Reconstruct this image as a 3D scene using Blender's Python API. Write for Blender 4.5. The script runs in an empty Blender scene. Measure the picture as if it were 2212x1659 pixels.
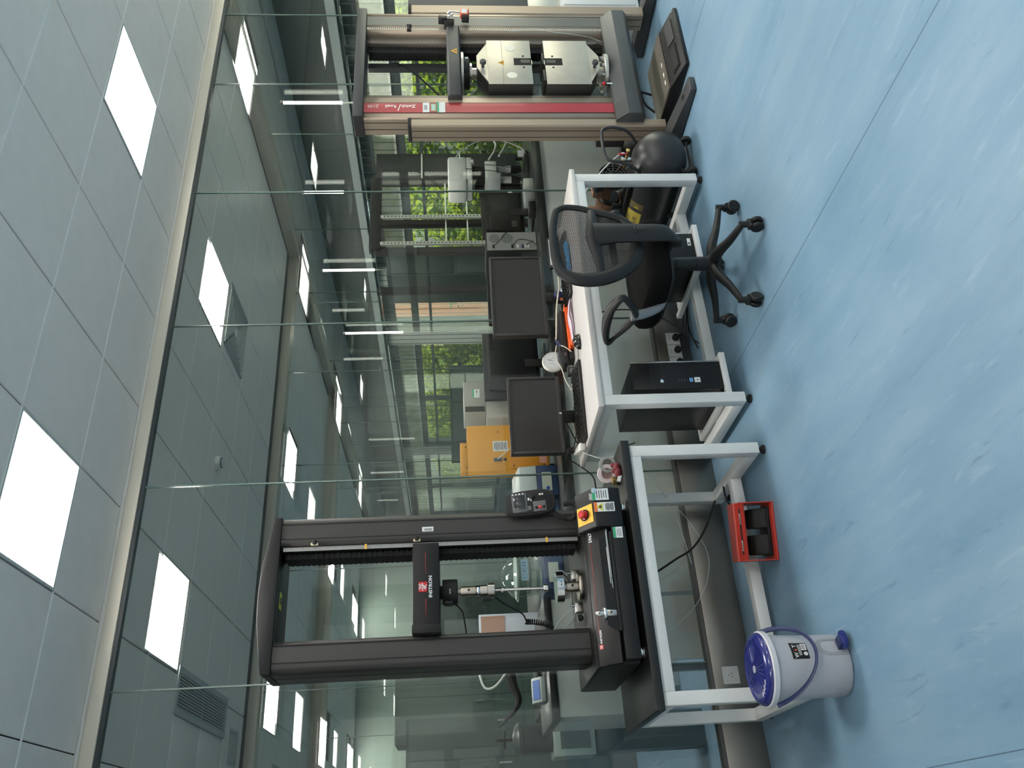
import bpy, bmesh, math, random
from mathutils import Vector, Matrix
random.seed(7)
SC = bpy.context.scene
COL = SC.collection
PI = math.pi

# ---------------------------------------------------------------- camera
def _cam():
    W, H = 1659.0, 2212.0
    cx, cy = W / 2, H / 2
    v1, v2 = (4015.0, 893.0), (-199.0, 997.0)
    f = math.sqrt(-((v1[0]-cx)*(v2[0]-cx) + (v1[1]-cy)*(v2[1]-cy)))
    d1 = Vector((v1[0]-cx, v1[1]-cy, f)).normalized()
    d2 = Vector((v2[0]-cx, v2[1]-cy, f)).normalized()
    d3 = d1.cross(d2)
    # rows: camera axes (x right, y down, z forward of the upright frame) in world coordinates
    xr = Vector((d1.x, d2.x, d3.x)); yd = Vector((d1.y, d2.y, d3.y)); zf = Vector((d1.z, d2.z, d3.z))
    right, up, back = yd, xr, -zf          # the phone was held on its side
    m = Matrix(((right.x, up.x, back.x, 0), (right.y, up.y, back.y, 0), (right.z, up.z, back.z, 1.5), (0, 0, 0, 1)))
    c = bpy.data.cameras.new('camera'); c.sensor_fit = 'HORIZONTAL'; c.sensor_width = 36; c.lens = f/2212*36
    c.clip_start = 0.05; c.clip_end = 200
    o = bpy.data.objects.new('camera', c); o.matrix_world = m; COL.objects.link(o); SC.camera = o
_cam()

# ---------------------------------------------------------------- world, daylight, exposure
SC.view_settings.view_transform = 'Standard'; SC.view_settings.look = 'None'
SC.view_settings.gamma = 1; SC.view_settings.use_curve_mapping = False
SC.view_settings.exposure = 0.90
SC.cycles.max_bounces = 12; SC.cycles.transparent_max_bounces = 24
SC.cycles.glossy_bounces = 5; SC.cycles.diffuse_bounces = 4; SC.cycles.sample_clamp_indirect = 4.0
SC.cycles.caustics_reflective = False; SC.cycles.caustics_refractive = False
SC.cycles.use_denoising = True
w = bpy.data.worlds.new('sky'); SC.world = w; w.use_nodes = True
nt = w.node_tree
sky = nt.nodes.new('ShaderNodeTexSky'); sky.sky_type = 'NISHITA'; sky.sun_disc = False
sky.sun_elevation = math.radians(42); sky.sun_rotation = math.radians(250); sky.dust_density = 2.5
bg = nt.nodes['Background']; bg.inputs['Strength'].default_value = 0.13
nt.links.new(sky.outputs[0], bg.inputs[0])
def lamp(name, kind, loc, energy, color=(1, 1, 1), size=None, size_y=None, direction=None):
    l = bpy.data.lights.new(name, kind); l.energy = energy; l.color = color
    if kind == 'AREA':
        l.shape = 'RECTANGLE'; l.size = size; l.size_y = size_y
    if kind == 'SUN': l.angle = math.radians(1.0)
    o = bpy.data.objects.new(name, l); o.location = loc
    if direction is not None: o.rotation_euler = Vector(direction).to_track_quat('-Z', 'Y').to_euler()
    COL.objects.link(o); return o
lamp('sun', 'SUN', (0, 0, 30), 1.5, (1, .93, .8), direction=(0.75, 0.35, -0.62))
# daylight entering the near room through its windows in the right-hand wall
lamp('window_daylight', 'AREA', (8.55, 1.9, 1.5), 95, (1, .92, .78), 4.2, 2.1, direction=(-1, 0, 0))
PANEL = 20     # radiance of the ceiling light panels

# ---------------------------------------------------------------- materials
MATS = {}
def mat(name, col, rough=.5, metal=0.0, spec=.5, coat=0.0, bump=None, noise=None, emit=None, estr=0.0, alpha=None, aniso=0.0):
    """bump=(scale,strength); noise=(scale,amount) mottles the colour"""
    if name in MATS: return MATS[name]
    m = bpy.data.materials.new(name); m.use_nodes = True; n = m.node_tree; b = n.nodes['Principled BSDF']
    b.inputs['Base Color'].default_value = (*col, 1); b.inputs['Roughness'].default_value = rough
    b.inputs['Metallic'].default_value = metal; b.inputs['Specular IOR Level'].default_value = spec
    b.inputs['Coat Weight'].default_value = coat
    tc = n.nodes.new('ShaderNodeTexCoord')
    if noise is None and emit is None: noise = (9.0, .06)
    if noise:
        t = n.nodes.new('ShaderNodeTexNoise'); t.inputs['Scale'].default_value = noise[0]; t.inputs['Detail'].default_value = 4
        n.links.new(tc.outputs['Object'], t.inputs['Vector'])
        r = n.nodes.new('ShaderNodeMix'); r.data_type = 'RGBA'
        a = noise[1]
        r.inputs[6].default_value = (*[c*(1-a) for c in col], 1); r.inputs[7].default_value = (*[min(1, c*(1+a)) for c in col], 1)
        n.links.new(t.outputs[0], r.inputs[0]); n.links.new(r.outputs[2], b.inputs['Base Color'])
    if bump:
        t2 = n.nodes.new('ShaderNodeTexNoise'); t2.inputs['Scale'].default_value = bump[0]; t2.inputs['Detail'].default_value = 3
        n.links.new(tc.outputs['Object'], t2.inputs['Vector'])
        bp = n.nodes.new('ShaderNodeBump'); bp.inputs['Strength'].default_value = bump[1]; bp.inputs['Distance'].default_value = .002
        n.links.new(t2.outputs[0], bp.inputs['Height']); n.links.new(bp.outputs[0], b.inputs['Normal'])
    if emit:
        b.inputs['Emission Color'].default_value = (*emit, 1); b.inputs['Emission Strength'].default_value = estr
    MATS[name] = m; return m
def glass_mat(name, tint, rough=0.0, f0=.04, mult=1.0):
    if name in MATS: return MATS[name]
    m = bpy.data.materials.new(name); m.use_nodes = True; n = m.node_tree; n.nodes.remove(n.nodes['Principled BSDF'])
    out = n.nodes['Material Output']
    tr = n.nodes.new('ShaderNodeBsdfTransparent'); tr.inputs[0].default_value = (*tint, 1)
    gl = n.nodes.new('ShaderNodeBsdfGlossy'); gl.inputs['Roughness'].default_value = rough; gl.inputs[0].default_value = (.97, 1, .98, 1)
    lw = n.nodes.new('ShaderNodeLayerWeight'); lw.inputs[0].default_value = .5
    p = n.nodes.new('ShaderNodeMath'); p.operation = 'POWER'; p.inputs[1].default_value = 5
    q = n.nodes.new('ShaderNodeMath'); q.operation = 'MULTIPLY_ADD'; q.inputs[1].default_value = .9*mult; q.inputs[2].default_value = f0
    mx = n.nodes.new('ShaderNodeMixShader')
    n.links.new(lw.outputs['Facing'], p.inputs[0]); n.links.new(p.outputs[0], q.inputs[0]); n.links.new(q.outputs[0], mx.inputs[0])
    n.links.new(tr.outputs[0], mx.inputs[1]); n.links.new(gl.outputs[0], mx.inputs[2]); n.links.new(mx.outputs[0], out.inputs[0])
    MATS[name] = m; return m

M_ceil = mat('painted_metal_ceiling', (.88, .83, .785), .45, 0, .4)
M_grid = mat('ceiling_grid', (.60, .62, .61), .5)
M_dark = mat('shadow_gap', (.03, .03, .03), .8)
M_vent = mat('vent_paint', (.42, .46, .46), .5)
M_black = mat('black_powder_coat', (.0085, .0085, .009), .45, 0, .35, bump=(400, .25))
M_black2 = mat('black_plastic', (.007, .007, .0075), .38, 0, .4)
M_blackm = mat('matt_black', (.010, .010, .010), .75)
M_colm = mat('charcoal_column_paint', (.036, .033, .030), .42, 0, .5, bump=(300, .2))
M_white = mat('white_powder_coat', (.72, .735, .72), .35, 0, .5)
M_steel = mat('brushed_steel', (.55, .53, .50), .28, 1.0)
M_steelw = mat('stainless_trim', (.55, .50, .43), .35, .6, noise=(3, .1))
M_base = mat('stainless_baseboard', (.30, .28, .25), .33, 1.0, noise=(5, .12))
M_chrome = mat('chrome', (.8, .8, .8), .08, 1.0)
M_brass = mat('brass', (.70, .48, .18), .3, 1.0)
M_red = mat('red_enamel', (.50, .045, .03), .4)
M_yel = mat('yellow_plastic', (.85, .48, .05), .4)
M_screen = mat('screen_glass', (.030, .027, .024), .22, 0, .5, noise=(2, .1))
M_label = mat('label_paper', (.80, .82, .80), .6)
M_green = mat('label_green', (.05, .42, .20), .6)
M_orange = mat('label_orange', (.85, .20, .05), .6)
M_lyel = mat('label_yellow', (.75, .70, .08), .6)
M_ink = mat('label_ink', (.05, .05, .06), .7)
M_wink = mat('white_print', (.80, .80, .80), .6)
M_panel = mat('light_panel', (.9, .9, .9), .5, emit=(1, .945, .89), estr=PANEL)
M_glass = glass_mat('partition_glass', (.932, .950, .938), f0=.035)
M_glassb = glass_mat('window_glass', (.90, .95, .93), f0=.03)
M_clear = glass_mat('clear_glassware', (.90, .95, .93), f0=.06)
M_gedge = mat('glass_joint', (.10, .16, .14), .25, 0, .8)

def floor_mat():
    m = bpy.data.materials.new('blue_marbled_vinyl'); m.use_nodes = True; n = m.node_tree; b = n.nodes['Principled BSDF']
    tc = n.nodes.new('ShaderNodeTexCoord')
    def noise(scale, sc, det, rough=.6, dist=0.0):
        mp = n.nodes.new('ShaderNodeMapping'); mp.inputs['Scale'].default_value = sc
        mp.inputs['Rotation'].default_value = (0, 0, math.radians(-4))
        n.links.new(tc.outputs['Object'], mp.inputs[0])
        t = n.nodes.new('ShaderNodeTexNoise'); t.inputs['Scale'].default_value = scale; t.inputs['Detail'].default_value = det
        t.inputs['Roughness'].default_value = rough; t.inputs['Distortion'].default_value = dist
        n.links.new(mp.outputs[0], t.inputs['Vector']); return t.outputs[0]
    def ramp(src, *st):
        r = n.nodes.new('ShaderNodeValToRGB')
        while len(r.color_ramp.elements) < len(st): r.color_ramp.elements.new(.5)
        for e, (p, c) in zip(r.color_ramp.elements, st): e.position = p; e.color = (*c, 1)
        n.links.new(src, r.inputs[0]); return r.outputs[0]
    def mix(f, a, c, t='MIX'):
        x = n.nodes.new('ShaderNodeMix'); x.data_type = 'RGBA'; x.blend_type = t
        for s, i in ((f, 0), (a, 6), (c, 7)):
            if hasattr(s, 'is_linked'): n.links.new(s, x.inputs[i])
            else: x.inputs[i].default_value = s if i == 0 else (*s, 1)
        return x.outputs[2]
    base = ramp(noise(1.6, (2.2, .5, 1), 6), (.3, (.145, .265, .375)), (.52, (.185, .315, .425)), (.78, (.245, .37, .46)))
    fine = ramp(noise(7, (2.6, .5, 1), 7, .65, .6), (.0, (0, 0, 0)), (.57, (0, 0, 0)), (.70, (1, 1, 1)))
    c1 = mix(n_mul(n, fine, .22), base, (.38, .51, .59))
    dk = ramp(noise(6, (2.6, .42, 1), 8, .7, .9), (.0, (0, 0, 0)), (.60, (0, 0, 0)), (.70, (1, 1, 1)))
    c2 = mix(n_mul(n, dk, .50), c1, (.085, .165, .25))
    n.links.new(c2, b.inputs['Base Color'])
    b.inputs['Roughness'].default_value = .42; b.inputs['Specular IOR Level'].default_value = .4
    return m
def n_mul(n, s, k):
    x = n.nodes.new('ShaderNodeMath'); x.operation = 'MULTIPLY'; n.links.new(s, x.inputs[0]); x.inputs[1].default_value = k
    return x.outputs[0]
M_floor = floor_mat()

# ---------------------------------------------------------------- geometry helpers
class MB:
    """collects shapes and links them as one mesh object"""
    def __init__(s): s.bm = bmesh.new()
    def _new(s, f):
        n = len(s.bm.verts); f(); s.bm.verts.ensure_lookup_table(); return s.bm.verts[n:]
    def box(s, x0, x1, y0, y1, z0, z1, bev=0.0, seg=2, rot=None, piv=None):
        b = bmesh.new()
        r = bmesh.ops.create_cube(b, size=1)
        for v in b.verts:
            v.co = Vector(((x0+x1)/2 + v.co.x*(x1-x0), (y0+y1)/2 + v.co.y*(y1-y0), (z0+z1)/2 + v.co.z*(z1-z0)))
        if bev > 0: bmesh.ops.bevel(b, geom=b.edges[:], offset=bev, segments=seg, profile=.5, affect='EDGES')
        return s._merge(b, rot, piv)
    def _merge(s, b, rot=None, piv=None):
        if rot is not None:
            p = Vector(piv) if piv is not None else Vector((0, 0, 0))
            for v in b.verts: v.co = rot @ (v.co - p) + p
        me = bpy.data.meshes.new('t'); b.to_mesh(me); b.free(); s.bm.from_mesh(me); bpy.data.meshes.remove(me); return s
    def prism(s, poly, a0, a1, axis='X', bev=0.0, seg=2, rot=None, piv=None):
        """poly in the plane across axis (X:(y,z) Y:(x,z) Z:(x,y)) extruded a0..a1"""
        def P(p, a):
            return {'X': Vector((a, p[0], p[1])), 'Y': Vector((p[0], a, p[1])), 'Z': Vector((p[0], p[1], a))}[axis]
        b = bmesh.new(); A = [b.verts.new(P(p, a0)) for p in poly]; B = [b.verts.new(P(p, a1)) for p in poly]
        n = len(poly)
        b.faces.new(A); b.faces.new(B[::-1])
        for i in range(n): b.faces.new((A[i], B[i], B[(i+1) % n], A[(i+1) % n]))
        bmesh.ops.recalc_face_normals(b, faces=b.faces[:])
        if bev > 0: bmesh.ops.bevel(b, geom=b.edges[:], offset=bev, segments=seg, profile=.5, affect='EDGES')
        return s._merge(b, rot, piv)
    def lathe(s, prof, c=(0, 0, 0), axis=(0, 0, 1), n=24, smooth=True, ang=None, sx=1.0, sy=1.0):
        """prof: list of (radius, height) along axis from c"""
        q = Vector((0, 0, 1)).rotation_difference(Vector(axis).normalized()).to_matrix(); c = Vector(c)
        b = bmesh.new(); rings = []
        for r, h in prof:
            if r < 1e-6: rings.append([b.verts.new(c + q @ Vector((0, 0, h)))])
            else: rings.append([b.verts.new(c + q @ Vector((sx*r*math.cos(2*PI*i/n), sy*r*math.sin(2*PI*i/n), h))) for i in range(n)])
        for A, B in zip(rings, rings[1:]):
            for i in range(n):
                j = (i+1) % n
                if len(A) == 1 and len(B) == 1: continue
                if len(A) == 1: f = (A[0], B[i], B[j])
                elif len(B) == 1: f = (A[i], B[0], A[j])
                else: f = (A[i], B[i], B[j], A[j])
                try: b.faces.new(f)
                except ValueError: pass
        for R in (rings[0], rings[-1]):
            if len(R) > 2:
                try: b.faces.new(R)
                except ValueError: pass
        bmesh.ops.recalc_face_normals(b, faces=b.faces[:])
        if smooth:
            for f in b.faces: f.smooth = len(f.verts) <= 4
        return s._merge(b)
    def cyl(s, p0, p1, r, r1=None, n=20):
        p0 = Vector(p0); p1 = Vector(p1); r1 = r if r1 is None else r1
        return s.lathe([(r, 0), (r1, (p1-p0).length)], p0, p1-p0, n)
    def tube(s, pts, r, n=8, sub=6, closed=False, flat=1.0, side=None, caps=True):
        """swept tube through pts (Catmull-Rom), r may be a list per point; flat squashes across side"""
        P = [Vector(p) for p in pts]; k = len(P); R = r if isinstance(r, (list, tuple)) else [r]*k
        path = []; rad = []
        if sub > 1 and k > 2:
            rng = range(k if closed else k-1)
            for i in rng:
                g = (lambda j: P[j % k]) if closed else (lambda j: P[min(max(j, 0), k-1)])
                a, b_, c, d = g(i-1), g(i), g(i+1), g(i+2)
                for t in range(sub):
                    u = t/sub
                    path.append(.5*((2*b_) + (c-a)*u + (2*a-5*b_+4*c-d)*u*u + (3*b_-a-3*c+d)*u**3))
                    rad.append(R[i]*(1-u) + R[(i+1) % k]*u)
            if not closed: path.append(P[-1]); rad.append(R[-1])
        else: path, rad = P, R
        m = len(path); b = bmesh.new(); rings = []; N = None
        for i in range(m):
            if closed: T = path[(i+1) % m]-path[i-1]
            else: T = path[min(i+1, m-1)]-path[max(i-1, 0)]
            T = T.normalized() if T.length > 1e-9 else Vector((0, 0, 1))
            if side is not None:
                N = Vector(side) - T*Vector(side).dot(T)
                N = N.normalized() if N.length > 1e-4 else T.orthogonal().normalized()
            elif N is None: N = T.orthogonal().normalized()
            else:
                N = N - T*N.dot(T); N = N.normalized() if N.length > 1e-6 else T.orthogonal().normalized()
            Bn = T.cross(N)
            rings.append([b.verts.new(path[i] + rad[i]*(N*math.cos(2*PI*j/n)*flat + Bn*math.sin(2*PI*j/n))) for j in range(n)])
        pairs = list(zip(rings, rings[1:])) + ([(rings[-1], rings[0])] if closed else [])
        for A, B in pairs:
            for j in range(n):
                f = b.faces.new((A[j], A[(j+1) % n], B[(j+1) % n], B[j])); f.smooth = True
        if not closed and caps: b.faces.new(rings[0]); b.faces.new(rings[-1][::-1])
        bmesh.ops.recalc_face_normals(b, faces=b.faces[:])
        return s._merge(b)
    def ball(s, c, rx, ry=None, rz=None, n=16, m=10, rot=None):
        ry = rx if ry is None else ry; rz = rx if rz is None else rz
        b = bmesh.new(); bmesh.ops.create_uvsphere(b, u_segments=n, v_segments=m, radius=1)
        for v in b.verts:
            q = Vector((v.co.x*rx, v.co.y*ry, v.co.z*rz)); v.co = Vector(c) + (rot @ q if rot else q)
        for f in b.faces: f.smooth = True
        return s._merge(b)
    def face(s, pts):
        s.bm.faces.new([s.bm.verts.new(Vector(p)) for p in pts]); return s
    def build(s, name, m, parent=None, smooth=False, sharp=True):
        me = bpy.data.meshes.new(name)
        if smooth:
            for f in s.bm.faces: f.smooth = True
        s.bm.to_mesh(me); s.bm.free(); me.materials.append(m)
        if sharp: me.set_sharp_from_angle(angle=math.radians(38))
        o = bpy.data.objects.new(name, me); COL.objects.link(o)
        if parent is not None: o.parent = parent; o.matrix_parent_inverse = world_of(parent).inverted()
        return o
def world_of(o):
    m = o.matrix_basis.copy()
    while o.parent is not None:
        m = o.parent.matrix_basis @ o.matrix_parent_inverse @ m; o = o.parent
    return m
def B(x0, x1, y0, y1, z0, z1, bev=0.0, **k): return MB().box(x0, x1, y0, y1, z0, z1, bev, **k)
def tag(o, label=None, cat=None, group=None, kind=None):
    if label: o['label'] = label
    if cat: o['category'] = cat
    if group: o['group'] = group
    if kind: o['kind'] = kind
    return o
def thing(name, label, cat, loc=(0, 0, 0), group=None):
    o = bpy.data.objects.new(name, None); COL.objects.link(o); o.location = loc; o.empty_display_size = .05
    return tag(o, label, cat, group)
def struct(name, mb, m, parent=None):
    o = mb.build(name, m, parent)
    if parent is None: o['kind'] = 'structure'
    return o
def copy_of(src, parent, loc=None, name=None):
    c = src.copy(); COL.objects.link(c); c.parent = parent
    c.matrix_parent_inverse = Matrix.Identity(4) if parent is None else world_of(parent).inverted()
    if loc is not None: c.location = loc
    return c
def text(name, s, size, loc, ex, ey, m, parent, depth=.0006, align='LEFT', bold=0.0, sx=1.0):
    """flat lettering: ex = reading direction, ey = up of the letters"""
    cu = bpy.data.curves.new(name, 'FONT'); cu.body = s; cu.size = size; cu.extrude = depth; cu.align_x = align; cu.offset = bold
    cu.resolution_u = 2
    t = bpy.data.objects.new(name, cu); COL.objects.link(t)
    bpy.context.view_layer.update()
    me = bpy.data.meshes.new_from_object(t); bpy.data.objects.remove(t)
    ex = Vector(ex).normalized(); ey = Vector(ey).normalized(); ez = ex.cross(ey)
    for v in me.vertices: v.co = Vector(loc) + ex*v.co.x*sx + ey*v.co.y + ez*v.co.z
    me.materials.clear(); me.materials.append(m); me.name = name
    o = bpy.data.objects.new(name, me); COL.objects.link(o)
    if parent is not None: o.parent = parent; o.matrix_parent_inverse = world_of(parent).inverted()
    return o
def plate(name, c, ex, ey, w, h, m, parent, t=.0015):
    """thin flat label of real thickness centred at c"""
    ex = Vector(ex).normalized(); ey = Vector(ey).normalized(); ez = ex.cross(ey); c = Vector(c)
    b = bmesh.new(); bmesh.ops.create_cube(b, size=1)
    for v in b.verts: v.co = c + ex*v.co.x*w + ey*v.co.y*h + ez*v.co.z*t
    mb = MB(); mb._merge(b); return mb.build(name, m, parent)
# ================================================================ THE SETTING
GY = 4.37          # glass wall
CZ = 3.276         # ceiling
XR = 8.15          # window wall
floor = struct('floor', B(-3, XR, -4, 24, -.1, 0), M_floor)
M_seam = mat('floor_seam', (.07, .13, .18), .6)
for i, x in enumerate((.17, 2.17, 4.17, 6.17)):
    B(x-.0015, x+.0015, -4, 4.36, -.001, .0006).build('seam', M_seam, floor)
M_wall = mat('painted_wall', (.46, .49, .46), .5)
struct('wall_left', B(-3.1, -3, -4, 24, 0, 3.4), mat('left_wall_paint', (.70, .69, .67), .6))
struct('wall_rear', B(-3, XR, -4.1, -4, 0, 3.4), mat('rear_wall_paint', (.72, .71, .69), .6))
struct('wall_far', B(-3, XR+.3, 24, 24.1, 0, 3.4), M_wall)

# ---- ceiling panels: 0.61 m grid, every panel its own piece
ceiling = struct('ceiling', B(-3, XR, -4, 24, CZ+.03, CZ+.2), M_dark)
G0X, G0Y, G = -1.305, -.50, .61
lights = []
xs = [1.139+.61*k for k in range(-4, 12)]
ys_front = [3.165+.61*k for k in range(-3, 2)]
def panel_mesh(w, d):
    mb = MB().box(-w/2+.0035, w/2-.0035, -d/2+.0035, d/2-.0035, 0, .02, .003, seg=1)
    me = bpy.data.meshes.new('ceiling_panel'); mb.bm.to_mesh(me); mb.bm.free(); me.materials.append(M_ceil); return me
def put_panel(me, x, y, name='ceiling_panel'):
    o = bpy.data.objects.new(name, me); COL.objects.link(o); o.parent = ceiling; o.location = (x, y, CZ); return o
LIGHTS_F = [(1.139+2.44*k, 3.165) for k in (0, 1, 2)] + [(1.139+2.44*k, -.11) for k in (-1, 0, 1, 2)] + [(1.139+2.44*k, -3.48) for k in (-1, 0, 1, 2)]  # rear row added as fill; both unseen rows set where their reflections line up
LIGHTS_B = [(1.139, 5.02), (3.579, 5.02), (6.12, 5.02), (1.139, 8.25), (3.62, 8.25), (6.16, 8.25), (1.139, 11.62), (3.5, 11.62),
            (6.14, 11.45), (1.139, 14.6), (3.55, 14.55), (6.14, 14.75), (3.55, 18), (6.14, 19.8)]
VENTS = [(.545, 5.75)]
pm = panel_mesh(.61, .61); pm2 = panel_mesh(.61, .545)
for x in xs:
    for y in ys_front:
        if any(abs(x-a) < .05 and abs(y-b) < .05 for a, b in LIGHTS_F): continue
        last = y > 3.7
        put_panel(pm2 if last else pm, x+.305, y+(.545/2 if last else .305))
# near room, part above and behind the viewer
mbp = MB()
for kx in range(-7, 12):
    for ky in range(-11, 0):
        x, y = 1.139+.61*kx, 1.335+.61*ky
        if any(abs(x-a) < .1 and abs(y-b) < .6 for a, b in LIGHTS_F): continue
        mbp.box(x+.0035, x+.6065, y+.0035, y+.6065, CZ, CZ+.02)
rp = mbp.build('rear_panels', M_ceil, ceiling); rp['kind'] = 'stuff'
M_bevel_hl = mat('bevel_highlight', (.95, .94, .92), .4)  # paler than the panels: paints in the light caught by their bevels
for y in [1.335+.61*k for k in range(0, 5)]:
    B(-1.3, XR-.1, y-.0035, y+.0035, CZ-.0025, CZ+.004).build('joint_highlight', M_bevel_hl, ceiling)
for y in [4.46+.61*k for k in range(1, 5)]:
    B(-1.3, 6.0, y-.0035, y+.0035, CZ-.0015, CZ+.004).build('joint_highlight', M_bevel_hl, ceiling)
for y in (5.68, 6.29):
    B(.5325, .8965, y+.0035, y+.6065, CZ, CZ+.02, .003).build('ceiling_panel', M_ceil, ceiling)
# room behind the glass: panels of the same grid from Y 4.45
ysB = [4.46+.61*k for k in range(0, 5)]
for x in xs[:-1]:
    for y in ysB:
        if x > 5.9: continue
        if any(abs(x-a) < .08 and abs(y-b) < .08 for a, b in LIGHTS_B): continue
        if abs(x-.529) < .05 and 5.6 < y < 6.8: continue
        put_panel(pm, x+.305, y+.305)
me_far = panel_mesh(1.83, .6)
def far_rows(x0, x1, y0, y1):
    y = y0
    while y < y1:
        x = x0
        while x < x1-.3:
            wd = min(.61, x1-x)
            if not any(abs((x+wd/2)-(a+.305)) < .4 and abs((y+.305)-(b+.305)) < .4 for a, b in LIGHTS_B):
                FAR.box(x+.004, x+wd-.004, y+.004, y+.606, CZ, CZ+.02)
            x += .61
        y += .61
FAR = MB()
far_rows(-3, 6.0, 7.75, 24)
ceil_far = FAR.build('distant_panels', M_ceil, ceiling); ceil_far['kind'] = 'stuff'
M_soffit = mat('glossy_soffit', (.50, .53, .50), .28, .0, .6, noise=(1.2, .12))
SOF = MB()
for yy in [4.46+.61*k for k in range(0, 33)]:
    for xx in (6.29, 6.9, 7.45):
        if any(abs(xx-a) < .25 and abs((yy+.3)-(b+.3)) < .45 for a, b in LIGHTS_B if a > 6): continue
        SOF.box(xx+.004, min(xx+.606, XR-.15)-.004, yy+.004, yy+.606, CZ, CZ+.02)
sf = SOF.build('corridor_panels', M_soffit, ceiling); sf['kind'] = 'stuff'
# ceiling lights
def light(x, y, label):
    t = thing('ceiling_light', label, 'ceiling light', (x+.305, y+.305, CZ), 'recessed square ceiling lights')
    B(x+.016, x+.594, y+.016, y+.594, CZ+.012, CZ+.02).build('diffuser', M_panel, t)
    mb = MB()
    for a in ((x+.002, x+.016, y+.002, y+.608), (x+.594, x+.608, y+.002, y+.608), (x+.016, x+.594, y+.002, y+.016), (x+.016, x+.594, y+.594, y+.608)):
        mb.box(a[0], a[1], a[2], a[3], CZ-.003, CZ+.02)
    mb.build('frame', M_grid, t); return t
LL = {0: 'square ceiling light above the black testing machine, in the near room', 1: 'square ceiling light above the writing desk side of the near room, nearest the glass',
      2: 'square ceiling light in the near room, furthest along the glass wall'}
for i, (x, y) in enumerate(LIGHTS_F):
    t = light(x, y, LL.get(i) or 'square ceiling light above the viewer, %s of the %s row' % (('leftmost', 'left middle', 'right middle', 'rightmost')[(i-3) % 4], 'unseen nearer' if i < 7 else 'added rear'))
LB = ['large square light behind the glass, beside the slotted ceiling grille', 'square light behind the glass with a ribbed air diffuser beside it',
      'bright square light crossed by the stainless corridor beam at top of the corridor', 'light just past the second glass wall, beside a dim grille',
      'light past the second glass wall, right of the black machine top', 'corridor light beyond the ribbed air diffuser', 'third row light at the left, past two glass walls',
      'third row light seen inside the black machine frame', 'second corridor light before the window bulkhead', 'fourth row light at the far left',
      'fourth row light, small bar seen inside the black machine frame', 'third small corridor light', 'tiny far light of the last room', 'furthest tiny corridor light']
for i, (x, y) in enumerate(LIGHTS_B): light(x, y, LB[i])

# ---- glass partition walls
def glass_wall(name, axis, c, a0, a1, joints, zt=3.19, zb=.215, head=None, base=True, trimw=.0):
    root = bpy.data.objects.new(name, None); COL.objects.link(root); root['kind'] = 'structure'
    js = [a0] + joints + [a1]
    for p, q in zip(js, js[1:]):
        g = .004
        if axis == 'Y': mb = B(p+g, q-g, c-.006, c+.006, zb, zt)
        else: mb = B(c-.006, c+.006, p+g, q-g, zb, zt)
        mb.build('glass_pane', M_glass, root)
    for q in joints:
        if axis == 'Y': mb = B(q-.004, q+.004, c-.005, c+.005, zb, zt)
        else: mb = B(c-.005, c+.005, q-.004, q+.004, zb, zt)
        mb.build('glass_joint', M_gedge, root)
    return root
J = [.81-1.069*k for k in (3, 2, 1)] + [.81, 1.885, 2.947, 4.03, 5.097, 5.887, 6.95]
gw = glass_wall('wall_back', 'Y', GY+.01, -3, XR-.15, J)
M_trimb = mat('champagne_trim', (.84, .76, .64), .36, .1, noise=(2, .08))
# head: stainless trim, dark gasket, ceiling edge bead
B(-3, XR-.15, GY-.02, GY+.04, 3.205, CZ).build('head_trim', M_trimb, gw)
B(-3, XR-.15, GY-.008, GY+.03, 3.185, 3.206).build('head_gasket', mat('grey_gasket', (.05, .06, .065), .35), gw)
B(-3, XR-.15, GY-.045, GY-.022, CZ-.008, CZ+.01, .003).build('edge_bead', M_ceil, gw)
bb = struct('baseboard_back', B(-3, XR-.15, GY-.025, GY+.05, 0, .205, .003), M_base)
B(-3, XR-.15, GY-.018, GY+.04, .205, .222).build('glazing_channel', mat('channel_metal', (.18, .17, .16), .4, 1.0), bb)
# second partition (back of the room behind the glass)
gw2 = glass_wall('wall_second_partition', 'Y', 7.7, -3, 6.05, [-1.9, -.8, .3, 1.36, 2.43, 3.5, 4.57, 5.6])
B(-3, 6.05, 7.62, 7.78, 3.19, CZ).build('head_trim', M_steelw, gw2)
B(-3, 6.05, 7.66, 7.74, 0, .2).build('base_rail', M_base, gw2)
gw3 = glass_wall('wall_third_partition', 'Y', 10.9, -3, 6.05, [-1.9, -.8, .3, 1.36, 2.43, 3.5, 4.57, 5.6])
B(-3, 6.05, 10.82, 10.98, 3.1, CZ).build('head_trim', M_steelw, gw3)
gw4 = glass_wall('wall_corridor', 'X', 6.17, 4.45, 15, [5.9, 7.3, 8.7, 10.1, 11.5, 12.9])
B(6.05, 6.27, 4.42, 17, 3.17, CZ).build('head_trim', M_steelw, gw4)
B(6.12, 6.22, 4.42, 17, 0, .2).build('base_rail', M_base, gw4)
# opaque wall far left of the back rooms, pale cabinets zone
struct('wall_back_rooms', B(-3, 5.9, 15.5, 15.6, 0, CZ), mat('sage_wall', (.27, .33, .295), .5))  # colour darkened to carry the weaker light back here

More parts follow.
